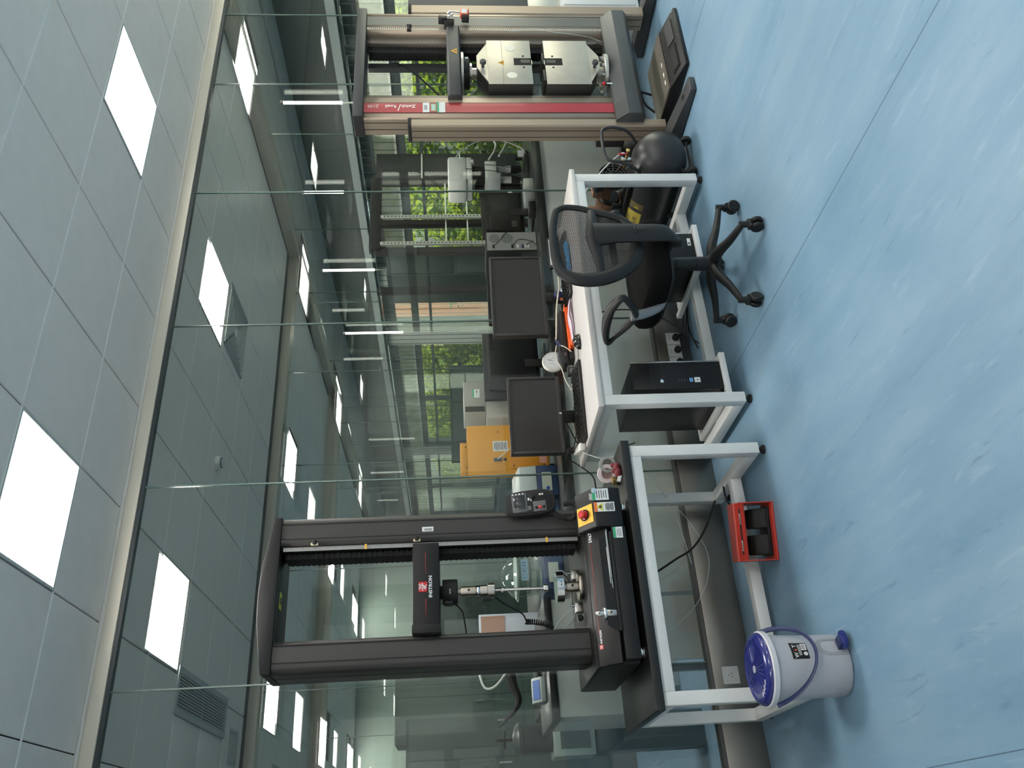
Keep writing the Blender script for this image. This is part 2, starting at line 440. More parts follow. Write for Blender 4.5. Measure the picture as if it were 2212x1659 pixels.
# ---- ceiling vents behind the glass
def grille(x0, x1, y0, y1, n, along, label, border=.05):
    t = thing('ceiling_grille', label, 'air vent', ((x0+x1)/2, (y0+y1)/2, CZ))
    mb = MB()
    for a in ((x0, x1, y0, y0+border), (x0, x1, y1-border, y1), (x0, x0+border, y0+border, y1-border), (x1-border, x1, y0+border, y1-border)):
        mb.box(a[0], a[1], a[2], a[3], CZ-.012, CZ+.012)
    mb.build('frame', M_vent, t)
    B(x0+border, x1-border, y0+border, y1-border, CZ+.009, CZ+.012).build('backing', M_dark, t)
    for i in range(n):
        if along == 'X':
            y = y0+border+(y1-y0-2*border)*(i+.5)/n
            B(x0+border, x1-border, y-.005, y+.005, CZ-.008, CZ+.004).build('slat', M_vent, t)
        else:
            x = x0+border+(x1-x0-2*border)*(i+.5)/n
            B(x-.005, x+.004, y0+border, y1-border, CZ-.008, CZ+.004).build('slat', M_vent, t)
grille(.90, 1.19, 5.64, 6.92, 11, 'Y', 'large slotted ceiling grille behind the glass, left of the black machine', .04)
grille(.74, 1.0, 7.06, 7.34, 9, 'X', 'small slotted ceiling grille behind the glass, near the second trim', .02)
grille(.2, .9, 8.8, 9.9, 12, 'Y', 'dim slotted ceiling grille past the second glass wall')
# ribbed square diffuser next to the light at (3.6, 5.07)
def square_diffuser(x, y, label):
    t = thing('air_diffuser', label, 'air vent', (x, y, CZ))
    for i in range(7):
        h = .29-.038*i
        mb = MB(); z = CZ-.012+.001*i
        for a in ((x-h, x+h, y-h, y-h+.010), (x-h, x+h, y+h-.010, y+h), (x-h, x-h+.010, y-h, y+h), (x+h-.010, x+h, y-h, y+h)):
            mb.box(a[0], a[1], a[2], a[3], z, z+.012)
        mb.build('ring_slat', M_vent, t)
    B(x-.29, x+.29, y-.29, y+.29, CZ+.003, CZ+.006).build('backing', M_dark, t)
square_diffuser(3.955, 5.97, 'ribbed square air diffuser beside a light, behind the glass')
t = thing('smoke_detector', 'white round smoke detector on the ceiling behind the glass', 'smoke detector', (2.72, 5.9, CZ))
MB().lathe([(0, 0), (.055, 0), (.055, -.012), (.048, -.03), (0, -.03)][::-1], (2.72, 5.9, CZ)).build('base', M_white, t)
MB().lathe([(0, -.05), (.030, -.05), (.036, -.03), (0, -.03)], (2.72, 5.9, CZ)).build('sensor_head', M_white, t)
MB().lathe([(.0375, -.044), (.0375, -.036)], (2.72, 5.9, CZ), n=14).build('sensor_slot', M_dark, t)
# ---- window wall (exterior) on the right
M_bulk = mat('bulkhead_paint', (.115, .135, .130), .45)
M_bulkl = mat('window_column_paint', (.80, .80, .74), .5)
M_mull = mat('grey_mullion', (.10, .12, .125), .4)
wr = struct('wall_right', B(XR, XR+.3, -4, 24, 0, .33), M_wall)
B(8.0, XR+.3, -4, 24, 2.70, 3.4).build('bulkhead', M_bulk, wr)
B(7.93, 7.999, -4, 24, 2.62, 2.72).build('blind_rail', mat('pale_rail', (.45, .50, .50), .35, .3), wr)
B(8.05, 8.15, 4.4, 24, .30, .34).build('window_sill', M_bulkl, wr)
def blind_mat():
    m = bpy.data.materials.new('blind_cloth'); m.use_nodes = True; n = m.node_tree; n.nodes.remove(n.nodes['Principled BSDF'])
    d = n.nodes.new('ShaderNodeBsdfDiffuse'); d.inputs[0].default_value = (.62, .64, .55, 1); t = n.nodes.new('ShaderNodeBsdfTranslucent'); t.inputs[0].default_value = (.80, .84, .66, 1)
    tc = n.nodes.new('ShaderNodeTexCoord'); nz = n.nodes.new('ShaderNodeTexNoise'); nz.inputs['Scale'].default_value = 6; n.links.new(tc.outputs['Object'], nz.inputs['Vector'])
    r = n.nodes.new('ShaderNodeValToRGB'); r.color_ramp.elements[0].color = (.50, .60, .30, 1); r.color_ramp.elements[1].color = (.85, .86, .75, 1); r.color_ramp.elements[0].position = .35; r.color_ramp.elements[1].position = .6
    n.links.new(nz.outputs[0], r.inputs[0]); n.links.new(r.outputs[0], t.inputs[0])
    x = n.nodes.new('ShaderNodeMixShader'); x.inputs[0].default_value = .6; n.links.new(d.outputs[0], x.inputs[1]); n.links.new(t.outputs[0], x.inputs[2]); n.links.new(x.outputs[0], n.nodes['Material Output'].inputs[0]); return m
M_blind = blind_mat(); M_blrail = mat('blind_rail_white', (.85, .86, .80), .4)
BL = {3: 'pale translucent roller blind, half lowered in the long window behind the glass', 5: 'pale roller blind in the window left of the terracotta view', 6: 'furthest pale roller blind, behind the yellow cabinet'}
wins = [(-3.2, -.6), (-.2, 2.1), (2.4, 4.2), (4.6, 10.65), (11.2, 12.38), (12.85, 17.3), (17.8, 23.5)]
prev = -4
for k, (a, b) in enumerate(wins + [(24, 24)]):
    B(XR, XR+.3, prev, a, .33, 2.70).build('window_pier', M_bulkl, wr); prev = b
for k, (a, b) in enumerate(wins):
    wroot = struct('window_%d' % (k+1), MB().box(XR+.08, XR+.16, a, b, .33, .40).box(XR+.08, XR+.16, a, b, 2.63, 2.70)
                   .box(XR+.08, XR+.16, a, a+.07, .40, 2.63).box(XR+.08, XR+.16, b-.07, b, .40, 2.63), M_mull)
    for z, hh in ((1.80, .022), (2.065, .06), (2.50, .10)):
        B(XR+.09, XR+.15, a+.07, b-.07, z-hh, z+hh).build('transom', M_mull, wroot)
    n = max(1, round((b-a)/1.9))
    for i in range(1, n):
        y = a+(b-a)*i/n; B(XR+.08, XR+.16, y-.03, y+.03, .40, 2.63).build('mullion', M_mull, wroot)
    if k >= 3 and k != 4:
        bld = thing('roller_blind', BL[k], 'blind', (XR+.05, (a+b)/2, 2.13))
        B(XR+.045, XR+.050, a+.05, b-.05, 2.15, 2.42).build('cloth', M_blind, bld); B(XR+.035, XR+.06, a+.05, b-.05, 2.125, 2.15).build('bottom_rail', M_blrail, bld)
    B(XR+.115, XR+.122, a+.07, b-.07, .40, 2.63).build('glass_pane', M_glassb, wroot)
# thin vertical dark rods hanging before the windows
ls = thing('louvre_screen', 'row of thin dark vertical rods hanging in front of the far windows', 'louvre screen', (8.02, 4.6, .34))
fm = None
for i in range(142):
    y = 4.62+.133*i
    if fm is None:
        f = B(-.003, .003, -.004, .004, 0, 2.28).build('rod', M_mull, ls); fm = f; f.matrix_parent_inverse = Matrix.Identity(4); f.location = (0, y-4.6, 0)
    else:
        f = bpy.data.objects.new('rod', fm.data); COL.objects.link(f); f.parent = ls; f.location = (0, y-4.6, 0)
for z in (.36, 2.60):
    B(8.0, 8.04, 4.5, 23.6, z-.015, z+.015).build('rail', M_mull, ls)
# perpendicular stub wall: white with blue-grey return (between the windows)
# ---- outdoors
M_grass = mat('ground_outside', (.16, .17, .12), .9, noise=(.6, .4))
tag(B(8.6, 60, -20, 60, -3.3, -3.0).build('ground', M_grass), kind='structure')
M_conc = mat('pale_concrete', (.20, .22, .18), .8, noise=(.7, .2))
M_wdark = mat('dark_window_band', (.05, .07, .07), .2)
bd = thing('office_building', 'pale concrete building with dark window bands across the yard', 'building', (24, 12, -3))
B(23.4, 34, -14, 26, -3, 9).build('facade', M_conc, bd)
for z in (-1.8, 1.4, 4.6):
    for k in range(14):
        B(23.3, 23.45, -13.3+2.8*k, -13.3+2.8*k+2.3, z, z+1.5).build('window', M_wdark, bd)
brick = thing('brick_building', 'terracotta brick building with a cream tiled band, seen between the window columns', 'building', (16, 22, -3))
M_brick = mat('terracotta', (.62, .24, .13), .8, noise=(3, .15)); M_cream = mat('cream_tile', (.85, .66, .38), .7, noise=(4, .1))
B(15.5, 16.0, 21.1, 22.95, -3, 8).build('facade', M_brick, brick)
B(15.3, 16.0, 22.95, 24.2, -3, 8).build('cream_wing', M_cream, brick)
joint = mat('mortar', (.45, .25, .17), .9)
mb = MB()
for k in range(90): mb.box(15.492, 15.5, 21.1, 22.95, -2.9+.11*k, -2.9+.11*k+.008)
jj = mb.build('mortar_joint', joint, brick); jj['kind'] = 'stuff'
# trees
M_leaf = [mat('leaf_light', (.42, .50, .04), .6), mat('leaf_mid', (.20, .33, .04), .6), mat('leaf_dark', (.07, .14, .03), .7)]
M_bark = mat('bark', (.10, .07, .05), .9)
def tree(x, y, z0, h, r, label, n, mix, seed):
    rr = random.Random(seed); t = thing('tree', label, 'tree', (x, y, z0), 'trees outside the windows')
    mb = MB().tube([(x, y, z0), (x+.1, y, z0+h*.3), (x, y+.1, z0+h*.6)], [.14, .11, .05], 8)
    for k in range(5):
        a = 2*PI*k/5; mb.tube([(x, y, z0+h*.35+.1*k), (x+r*.5*math.cos(a), y+r*.5*math.sin(a), z0+h*.55+.1*k)], [.06, .02], 6, sub=1)
    mb.build('trunk', M_bark, t)
    blobs = [(x+rr.uniform(-.6, .6)*r, y+rr.uniform(-.6, .6)*r, z0+h*rr.uniform(.38, .9), r*rr.uniform(.35, .6)) for _ in range(12)]
    for c in range(3):
        vs, fs = [], []
        for i in range(int(n*mix[c])):
            bx, by, bz, br = blobs[rr.randrange(12)]
            u = rr.uniform(-1, 1); th = rr.uniform(0, 2*PI); q = br*rr.uniform(.6, 1.05); s = math.sqrt(1-u*u)
            p = Vector((bx+q*s*math.cos(th), by+q*s*math.sin(th), bz+q*u*.8))
            a = Vector((rr.uniform(-1, 1), rr.uniform(-1, 1), rr.uniform(-1, 1))).normalized(); b_ = a.orthogonal().normalized()
            L = rr.uniform(.07, .13); k = len(vs)
            vs += [p-a*L, p+b_*L*.45, p+a*L, p-b_*L*.45]; fs.append((k, k+1, k+2, k+3))
        me = bpy.data.meshes.new('foliage'); me.from_pydata(vs, [], fs); me.materials.append(M_leaf[c])
        o = bpy.data.objects.new('foliage', me); COL.objects.link(o); o.parent = t; o.matrix_parent_inverse = world_of(t).inverted(); o['kind'] = 'stuff'
TR = [(12.0, 6.6, 5.2, 1.7), (12.1, 10.4, 5.4, 1.7), (12.0, 14.0, 5.2, 1.5), (12.3, 20.9, 5.6, 1.7), (12.2, 24.8, 5.6, 1.7), (17.2, 12.4, 6.4, 2.2), (16.8, 17.4, 6.2, 2.0), (17.6, 30.6, 7.0, 2.4), (16.6, 7.6, 6.0, 2.0)]
TL = ['leafy tree seen inside the tall beige machine frame', 'bright leafy tree seen beside the white microscope', 'leafy tree before the dark cabinet, left of the microscope', 'tree seen past the orange-red brick view', 'tree behind the yellow cabinet view',
      'further tree behind the microscope', 'further tree behind the dark rack', 'furthest tree at the left windows', 'further tree at the right of the tall beige machine']
for i, (x, y, h, r) in enumerate(TR):
    tree(x, y, -3, h, r, TL[i], 7000, (.55, .33, .12), 30+i)
# ================================================================ TABLES
def steel_table(name, label, x0, x1, yf, yb, ztop, ttop, mtop, leg=.055, over=.02, cat='table', bar_y=.42, foot=.035):
    t = thing(name, label, cat, ((x0+x1)/2, (yf+yb)/2, 0))
    B(x0, x1, yf, yb, ztop-ttop, ztop, .003).build('tabletop', mtop, t)
    zl = ztop-ttop; a, b = x0+over, x1-over; f, k = yf+over, yb-over
    for xx in (a, b-leg):
        for yy in (f, k-leg):
            B(xx, xx+leg, yy, yy+leg, foot, zl, .003).build('leg', M_white, t)
            MB().lathe([(.022, 0), (.022, .012), (.010, .014), (.010, foot)], (xx+leg/2, yy+leg/2, 0), n=12).build('foot', M_blackm, t)
        B(xx, xx+leg, f+leg, k-leg, foot, foot+leg, .003).build('side_rail', M_white, t)
        B(xx, xx+leg, f+leg, k-leg, zl-leg, zl-.0005, .003).build('top_rail', M_white, t)
    B(a+leg, b-leg, f, f+leg, zl-leg, zl-.0005, .003).build('apron', M_white, t)
    B(a+leg, b-leg, k-leg, k, zl-leg, zl-.0005, .003).build('apron', M_white, t)
    return t, a, b, f, k, zl
M_btop = mat('black_laminate', (.016, .018, .018), .40, 0, .4, noise=(30, .15))
T1, a, b, f, k, zl = steel_table('machine_table', 'white steel table with a black top carrying the black testing machine', .475, 1.68, 3.53, 4.24, .705, .04, M_btop)
B(a+.055, b-.055, 3.86, 3.915, .035, .09, .003).build('stretcher', M_white, T1)
M_wtop = mat('grey_white_laminate', (.62, .60, .58), .28, 0, .5)
T2, a, b, f, k, zl = steel_table('computer_desk', 'white steel frame desk with a pale grey top and two monitors on it', 1.875, 3.43, 3.55, 4.27, .782, .028, M_wtop)
B(a+.055, b-.055, 3.86, 3.915, .035, .09, .003).build('stretcher', M_white, T2)
# computer shelf welded to the desk rails
B(1.955, 2.20, 3.60, 3.63, .085, .115, .002).build('shelf_lip', M_white, T2)
B(1.955, 2.20, 4.12, 4.15, .085, .115, .002).build('shelf_lip', M_white, T2)
B(1.955, 1.985, 3.63, 4.12, .085, .115, .002).build('shelf_side', M_white, T2)
B(2.17, 2.20, 3.63, 4.12, .085, .115, .002).build('shelf_side', M_white, T2)
B(1.985, 2.17, 3.63, 4.12, .092, .098).build('shelf_plate', M_white, T2)
B(2.78, 2.81, 3.60, 4.15, .085, .115, .002).build('shelf_side', M_white, T2)
B(3.02, 3.05, 3.60, 4.15, .085, .115, .002).build('shelf_side', M_white, T2)
B(2.81, 3.02, 3.60, 3.63, .085, .115, .002).build('shelf_lip', M_white, T2)
B(2.81, 3.02, 3.63, 4.15, .092, .098).build('shelf_plate', M_white, T2)

# ================================================================ BLACK TESTING MACHINE
I = thing('testing_machine', 'black two column materials testing machine on the black topped table', 'testing machine', (1.05, 3.87, .705))
bx0, bx1 = .665, 1.425
prof = [(3.55, .738), (4.19, .738), (4.19, .895), (3.66, .895), (3.60, .885), (3.575, .872), (3.56, .83), (3.55, .815)]
MB().prism(prof, bx0, bx1, 'X', .006).build('base_cabinet', M_black, I)
B(bx0+.02, bx1-.02, 3.64, 4.15, .726, .739).build('base_skirt', M_black2, I)
for x in (.72, 1.37):
    for y in (3.60, 4.12):
        MB().lathe([(.022, 0), (.026, .004), (.026, .009), (.014, .010), (.014, .014), (.024, .015), (.024, .0205)], (x, y, .7055), n=16).build('levelling_foot', M_chrome, I)
# top deck with front fascia (slopes towards the operator)
fas = [(3.505, .822), (3.515, .812), (3.555, .812), (3.62, .896), (3.62, .908), (3.60, .910), (3.58, .905)]
MB().prism(fas, bx0+.0, 1.245, 'X', .004).build('console_fascia', M_black, I)
B(bx0, bx1, 3.62, 4.18, .895, .912, .004).build('deck', M_black, I)
MB().prism([(.79, .822), (.80, .815), (1.20, .815), (1.21, .822), (1.19, .865), (.82, .865)], 3.500, 3.507, 'Y', rot=Matrix.Rotation(0, 3, 'X')).build('tool_tray', M_black2, I)
B(.79, 1.22, 3.485, 3.51, .806, .820, .003).build('tray_lip', M_black, I)
B(bx0+.01, 1.245, 3.49, 3.56, .742, .806, .004).build('front_panel', M_black, I)
FS = Vector((0, .075, .083)).normalized(); FN = Vector((0, -.083, .075)).normalized()
def fpt(x, t): return Vector((x, 3.505+.075*t, .822+.083*t))
plate('red_line', fpt(.99, .86)+FN*.0006, (1, 0, 0), FS, .40, .0014, M_red, I, .0012)
# slanted emergency-stop block on the right
eb = [(3.50, .745), (3.62, .745), (3.62, .935), (3.585, .94), (3.49, .868), (3.488, .79)]
MB().prism(eb, 1.245, 1.43, 'X', .006).build('control_block', M_black, I)
pn = Vector((0, -.072, .095)).normalized(); pe = Vector((0, .095, .072)).normalized()
pc = Vector((1.315, 3.5375, .904))
yp = plate('stop_plate', pc+pn*.003, (1, 0, 0), pe, .085, .095, M_yel, I, .003)
MB().lathe([(.020, .004), (.020, .012), (.012, .013), (.012, .020), (.018, .022), (.0195, .030), (.015, .035), (0, .036)], pc, pn).build('emergency_stop_button', mat('stop_red', (.55, .02, .02), .3, coat=.5), I)
MB().lathe([(.026, .004), (.026, .010), (0, .010)], pc, pn).build('button_collar', M_blackm, I)
def sticker(c, ex, ey, w, h, base, bands, parent, name='sticker'):
    s = plate(name, c, ex, ey, w, h, base, parent, .001)
    ex = Vector(ex).normalized(); ey = Vector(ey).normalized(); n_ = ex.cross(ey)
    for (u, v, ww, hh, m) in bands:
        plate('print', Vector(c)+ex*(u*w)+ey*(v*h)+n_*.0009, ex, ey, ww*w, hh*h, m, s, .0006)
    return s
def textlines(n, u0, v0, v1, ww, m=None):
    return [(u0, v0+(v1-v0)*i/max(1, n-1), ww*(1 if i % 3 else .8), .045, m or M_ink) for i in range(n)]
sticker((1.395, 3.486, .838), (1, 0, 0), (0, .03, 1), .055, .075, M_label, [(0, .40, 1, .2, M_green)] + textlines(5, 0, .2, -.35, .75), I)
ws = sticker((1.335, 3.4865, .825), (1, 0, 0), (0, .03, 1), .044, .092, M_label, [(0, .42, 1, .16, M_orange)] + textlines(6, 0, -.08, -.42, .8), I, 'warning_sticker')
MB().prism([(-.018+1.335, .832), (1.335+.018, .832), (1.335, .862)], 3.4835, 3.4855, 'Y').build('warning_triangle', M_lyel, ws)
MB().prism([(1.327, .838), (1.343, .838), (1.339, .847), (1.331, .852)], 3.4825, 3.4836, 'Y').build('hand_symbol', M_ink, ws)
sticker((1.215, 3.4892, .778), (1, 0, 0), (0, 0, 1), .05, .042, M_label, [(0, .36, 1, .28, M_green)] + textlines(3, 0, .05, -.3, .7), I)
MB().lathe([(.011, 0), (.013, .004), (.0, .005)], (1.413, 3.487, .865), (0, -1, 0), n=12).build('key_switch', M_chrome, I)
plate('power_plate', (1.385, 3.4885, .878), (1, 0, 0), (0, .1, 1), .03, .022, M_steel, I, .002)
# columns
def column_xy(x0, x1, y0, y1):
    e = .026
    return [(x0+e, y0), (x1-e, y0), (x1-.007, y0+.010), (x1, y0+e), (x1, y1-e), (x1-e, y1), (x0+e, y1), (x0, y1-e), (x0, y0+e), (x0+.007, y0+.010)]
ZC0, ZC1 = .912, 2.285
for nm, x0, x1 in (('l', .722, .862), ('r', 1.277, 1.417)):
    c = MB().prism(column_xy(x0, x1, 3.70, 3.96), ZC0, ZC1, 'Z', .003, 1).build('column', M_colm, I)
    for gx in ((x0+.045, x0+.118) if nm == 'l' else (x0+.036, x0+.106)):
        B(gx-.0028, gx+.0028, 3.6985, 3.712, ZC0, ZC1).build('column_groove', M_blackm, c)
    B(x0-.001, x0+.01, 3.80, 3.806, ZC0, ZC1).build('column_groove', M_blackm, c)
    MB().prism(column_xy(x0-.004, x1+.004, 3.693, 3.967), ZC1, ZC1+.035, 'Z', .006).build('column_cap', M_black2, I)
# pleated screw covers inside the columns
for x0, x1, ya, yb in ((.862, .874, 3.86, 3.93), (1.236, 1.262, 3.76, 3.86)):
    bel = MB()
    for z0, z1 in ((.93, 1.567), (1.686, 2.27)):
        n = int((z1-z0)/.012); pts = []
        for i in range(n):
            z = z0+(z1-z0)*i/n; bel.box(x0+(.003 if i % 2 else 0), x1-(.003 if i % 2 else 0), ya+(.003 if i % 2 else 0), yb, z, z+(z1-z0)/n)
    bb_ = bel.build('bellows', M_blackm, I); bb_['kind'] = 'stuff'
# crown beam, bowed upper edge
cp = [(.722, 2.282), (.722, 2.325), (.80, 2.338), (.95, 2.358), (1.07, 2.362), (1.20, 2.354), (1.33, 2.330), (1.417, 2.316), (1.417, 2.282)]
MB().prism([(x, z) for x, z in cp], 3.69, 3.735, 'Y', .004).build('crown_fascia', M_black, I)
B(.862, 1.277, 3.735, 3.96, 2.285, 2.33, .004).build('crown_beam', M_black2, I)
cs = plate('warning_sticker', (1.06, 3.80, 2.284), (1, 0, 0), (0, 1, 0), .075, .045, M_lyel, I, .001)
plate('print', (1.06, 3.80, 2.2832), (1, 0, 0), (0, 1, 0), .03, .025, M_ink, cs, .0006)
# ruler with ticks
rul = B(1.258, 1.276, 3.706, 3.712, .925, 2.27).build('ruler', mat('aluminium_scale', (.30, .30, .29), .4, .4), I)
mb = MB()
for i in range(134):
    z = .93+.01*i; L = .006 if i % 5 else .010
    mb.box(1.276-L, 1.2755, 3.7050, 3.7062, z, z+.0012)
tk = mb.build('tick_marks', M_ink, rul); tk['kind'] = 'stuff'
for z in (1.90, 1.07): B(1.255, 1.279, 3.702, 3.7062, z-.005, z+.005).build('yellow_marker', M_yel, I)
for z in (2.13, 1.668):
    t_ = MB().lathe([(.011, 0), (.011, .016), (.008, .018), (0, .018)], (1.292, 3.700, z), (0, -1, 0), n=16).build('limit_stop_knob', M_blackm, I)
    B(1.279, 1.291, 3.692, 3.700, z-.016, z+.016).build('limit_clip', mat('cream_plastic', (.75, .68, .45), .5), t_)
# crosshead
ch = B(.862, 1.262, 3.668, 3.93, 1.568, 1.686, .004).build('crosshead', M_black, I)
B(.858, .895, 3.662, 3.94, 1.565, 1.689, .003).build('crosshead_end', M_blackm, ch)
for u0, u1 in ((.925, 1.005), (1.12, 1.215)):
    MB().prism([(u0, 1.6275), (u1, 1.6268), (u1, 1.6292), (u0, 1.6285)], 3.6665, 3.669, 'Y').build('red_line', M_red, ch)
# emblem: red square with white crossed figures, then the maker's word
lg = B(1.036, 1.083, 3.6655, 3.6685, 1.622, 1.660, .004).build('emblem', mat('emblem_red', (.60, .03, .03), .4), ch)
em = MB()
def stroke(mb, x0, z0, x1, z1, y, w=.003):
    d = Vector((x1-x0, 0, z1-z0)); nn = Vector((-d.z, 0, d.x)).normalized()*w/2
    p = [Vector((x0, 0, z0))+nn, Vector((x1, 0, z1))+nn, Vector((x1, 0, z1))-nn, Vector((x0, 0, z0))-nn]
    mb.prism([(q.x, q.z) for q in p], y-.0008, y+.0002, 'Y')
def emblem(mb, cx, cz, s, y):
    for a_ in (((-.40, -.05), (-.18, .05)), ((-.18, .05), (-.02, .33)), ((-.18, .05), (.0, -.08)), ((0, -.08), (-.10, -.38)), ((-.02, .33), (-.28, .36)),
               ((.40, .05), (.18, -.02)), ((.18, -.02), (.05, .30)), ((.18, -.02), (.02, -.20)), ((.02, -.20), (.22, -.40)), ((.05, .30), (.30, .38)), ((-.30, -.30), (.30, .22))):
        (x0, z0), (x1, z1) = a_; stroke(mb, cx+x0*s, cz+z0*s, cx+x1*s, cz+z1*s, y, .085*s)
emblem(em, 1.0595, 1.641, .044, 3.6655); em.build('emblem_figure', M_wink, lg)
text('lettering', 'INSTRON', .0205, (1.06, 3.6665, 1.6005), (1, 0, 0), (0, 0, 1), M_wink, ch, align='CENTER', bold=.0006, sx=1.12)
# load string
AX, AY = 1.068, 3.80
lc = MB().lathe([(.0, 1.567), (.03, 1.567), (.03, 1.557), (.055, 1.556), (.057, 1.550), (.057, 1.492), (.053, 1.487), (0, 1.487)][::-1], (AX, AY, 0), n=32).build('load_cell', M_blackm, I)
B(AX-.057, AX-.045, AY-.03, AY+.03, 1.51, 1.548).build('load_cell_connector', M_black2, lc)
text('lettering', '30 kN', .009, (AX-.012, AY-.0578, 1.519), (1, 0, 0), (0, 0, 1), M_wink, lc, align='CENTER')
M_nick = mat('satin_nickel', (.50, .46, .40), .33, 1.0)
MB().lathe([(0, 1.487), (.014, 1.487), (.014, 1.474), (.0225, 1.473), (.0235, 1.468), (.0235, 1.405), (.021, 1.402), (0, 1.402)][::-1], (AX, AY, 0), n=28).build('upper_adapter', M_nick, I)
MB().lathe([(.0055, 0), (.0055, .002), (0, .002)], (AX, AY-.0235, 1.437), (0, -1, 0), n=12).build('pin_hole', M_blackm, I)
MB().lathe([(0, 1.402), (.024, 1.402), (.026, 1.398), (.026, 1.388), (.024, 1.385), (0, 1.385)][::-1], (AX, AY, 0), n=28).build('lock_ring', M_chrome, I)
MB().lathe([(0, 1.385), (.026, 1.385), (.027, 1.365), (.027, 1.352), (.034, 1.350), (.034, 1.320), (.031, 1.317), (0, 1.317)][::-1], (AX, AY, 0), n=32).build('drill_chuck', M_steel, I)
B(AX-.045, AX-.028, AY-.02, AY+.02, 1.335, 1.375).build('chuck_block', M_black2, I)
MB().lathe([(0, 1.317), (.006, 1.317), (.006, 1.287), (.011, 1.285), (.011, 1.276), (.007, 1.274), (.0075, 1.255), (.0075, 1.09), (.0, 1.09)][::-1], (AX, AY, 0), n=20).build('push_rod', M_chrome, I)
MB().lathe([(0, 1.092), (.017, 1.092), (.018, 1.089), (.018, 1.073), (.016, 1.071), (0, 1.071)][::-1], (AX, AY, 0), n=24).build('rod_tip', M_chrome, I)
MB().lathe([(0, 1.035), (.072, 1.035), (.072, 1.031), (.072, 1.003), (.066, 1.000), (0, 1.0)][::-1], (AX, AY, 0), n=40).build('lower_platen', M_chrome, I)
for dx in (-.006, .006): MB().lathe([(.003, 0), (.003, .0008), (0, .0008)], (AX+dx, AY-.0718, 1.016), (0, -1, 0), n=10).build('platen_hole', M_blackm, I)
MB().lathe([(0, 1.0), (.020, 1.0), (.020, .988), (.025, .986), (.0255, .980), (.0255, .935), (.030, .932), (.0, .932)][::-1], (AX, AY, 0), n=28).build('lower_adapter', M_nick, I)
MB().lathe([(.006, 0), (.006, .002), (0, .002)], (AX, AY-.0255, .960), (0, -1, 0), n=12).build('pin_hole', M_blackm, I)
MB().lathe([(0, .932), (.060, .932), (.062, .928), (.062, .915), (.060, .912), (0, .912)][::-1], (AX, AY, 0), n=36).build('base_flange', M_nick, I)
text('lettering', '5967', .023, fpt(1.243, .76)+FN*.0008, (1, 0, 0), FS, M_wink, I, align='RIGHT', bold=.0004)
l2 = plate('emblem', fpt(.742, .83)+FN*.0008, (1, 0, 0), FS, .018, .018, MATS['emblem_red'], I)
em = MB()
for a_ in (((-.4, -.4), (.4, .4)), ((-.4, .4), (.4, -.4)), ((-.4, 0), (0, .4)), ((0, -.4), (.4, 0))):
    p_, q_ = [fpt(.742, .83)+FN*.0022+Vector((1, 0, 0))*u*.016+FS*v*.016 for u, v in a_]; em.tube([p_, q_], .0008, 4, sub=1)
em.build('emblem_figure', M_wink, l2)
text('lettering', 'INSTRON', .013, fpt(.756, .775)+FN*.0008, (1, 0, 0), FS, M_wink, I, bold=.0003)
# cable of the load cell and coiled cables on the columns
MB().tube([(AX-.05, AY+.02, 1.50), (AX-.075, AY+.05, 1.47), (.95, 3.86, 1.46), (.885, 3.90, 1.45)], .0035, 8).build('load_cell_cable', M_blackm, I)
MB().tube([(AX-.02, AY+.03, 1.32), (1.03, 3.90, 1.27), (.99, 3.93, 1.19), (.96, 3.95, 1.17)], .0035, 8).build('sensor_cable', M_blackm, I)
def coil(pts, r, turns, wire, n=9, sub=8):
    P = [Vector(p) for p in pts]; out = []; k = len(P); seg = []
    for i in range(k-1):
        a_, b_, c_, d_ = P[max(i-1, 0)], P[i], P[i+1], P[min(i+2, k-1)]
        for t in range(40):
            u = t/40; seg.append(.5*((2*b_) + (c_-a_)*u + (2*a_-5*b_+4*c_-d_)*u*u + (3*b_-a_-3*c_+d_)*u**3))
    seg.append(P[-1]); m = turns*n; N = None
    for i in range(m+1):
        f_ = i/m*(len(seg)-1); j = min(int(f_), len(seg)-2); p = seg[j].lerp(seg[j+1], f_-j); T = (seg[j+1]-seg[j]).normalized()
        N = T.orthogonal().normalized() if N is None else (N-T*N.dot(T)).normalized(); Bn = T.cross(N)
        th = 2*PI*i/n; out.append(p+r*(N*math.cos(th)+Bn*math.sin(th)))
    return MB().tube(out, wire, 5, sub=1)
coil([(.955, 3.95, 1.17), (.945, 3.93, 1.12), (.92, 3.92, 1.06), (.87, 3.93, 1.05)], .011, 18, .0032).build('coiled_cable', M_blackm, I)
# valve blocks and thin air hoses on the deck
for x, y in ((1.145, 3.88), (.985, 3.86)):
    B(x-.022, x+.022, y-.018, y+.018, .912, .947, .003).build('valve_block', M_steel, I)
    MB().lathe([(.006, 0), (.006, .02), (0, .02)], (x+.012, y, .947), (0, 0, 1), n=10).build('hose_fitting', M_chrome, I)
M_hose = mat('clear_hose', (.62, .66, .64), .3)
for k_, pts in enumerate(([(1.145, 3.88, .965), (1.17, 3.88, .99), (1.165, 3.89, 1.02), (1.14, 3.91, .97), (1.07, 3.93, .95), (.99, 3.86, .96)],
            [(.985, 3.86, .95), (.96, 3.87, .99), (.92, 3.88, 1.03), (.88, 3.90, 1.06)], [(.985, 3.88, .95), (.95, 3.90, .95), (.90, 3.92, 1.0), (.875, 3.93, 1.01)],
            [(1.13, 3.90, .94), (1.08, 3.93, .935), (1.02, 3.92, .94), (.97, 3.90, .935)], [(1.15, 3.90, .935), (1.10, 3.95, .93), (1.0, 3.95, .93), (.93, 3.93, .925)])):
    MB().tube(pts, .003, 6).build('air_hose', M_hose, I)
MB().lathe([(.014, 0), (.014, .012), (.009, .016), (0, .016)], (.93, 3.83, .930), (0, -1, 0), n=14).build('gauge', M_black2, I)
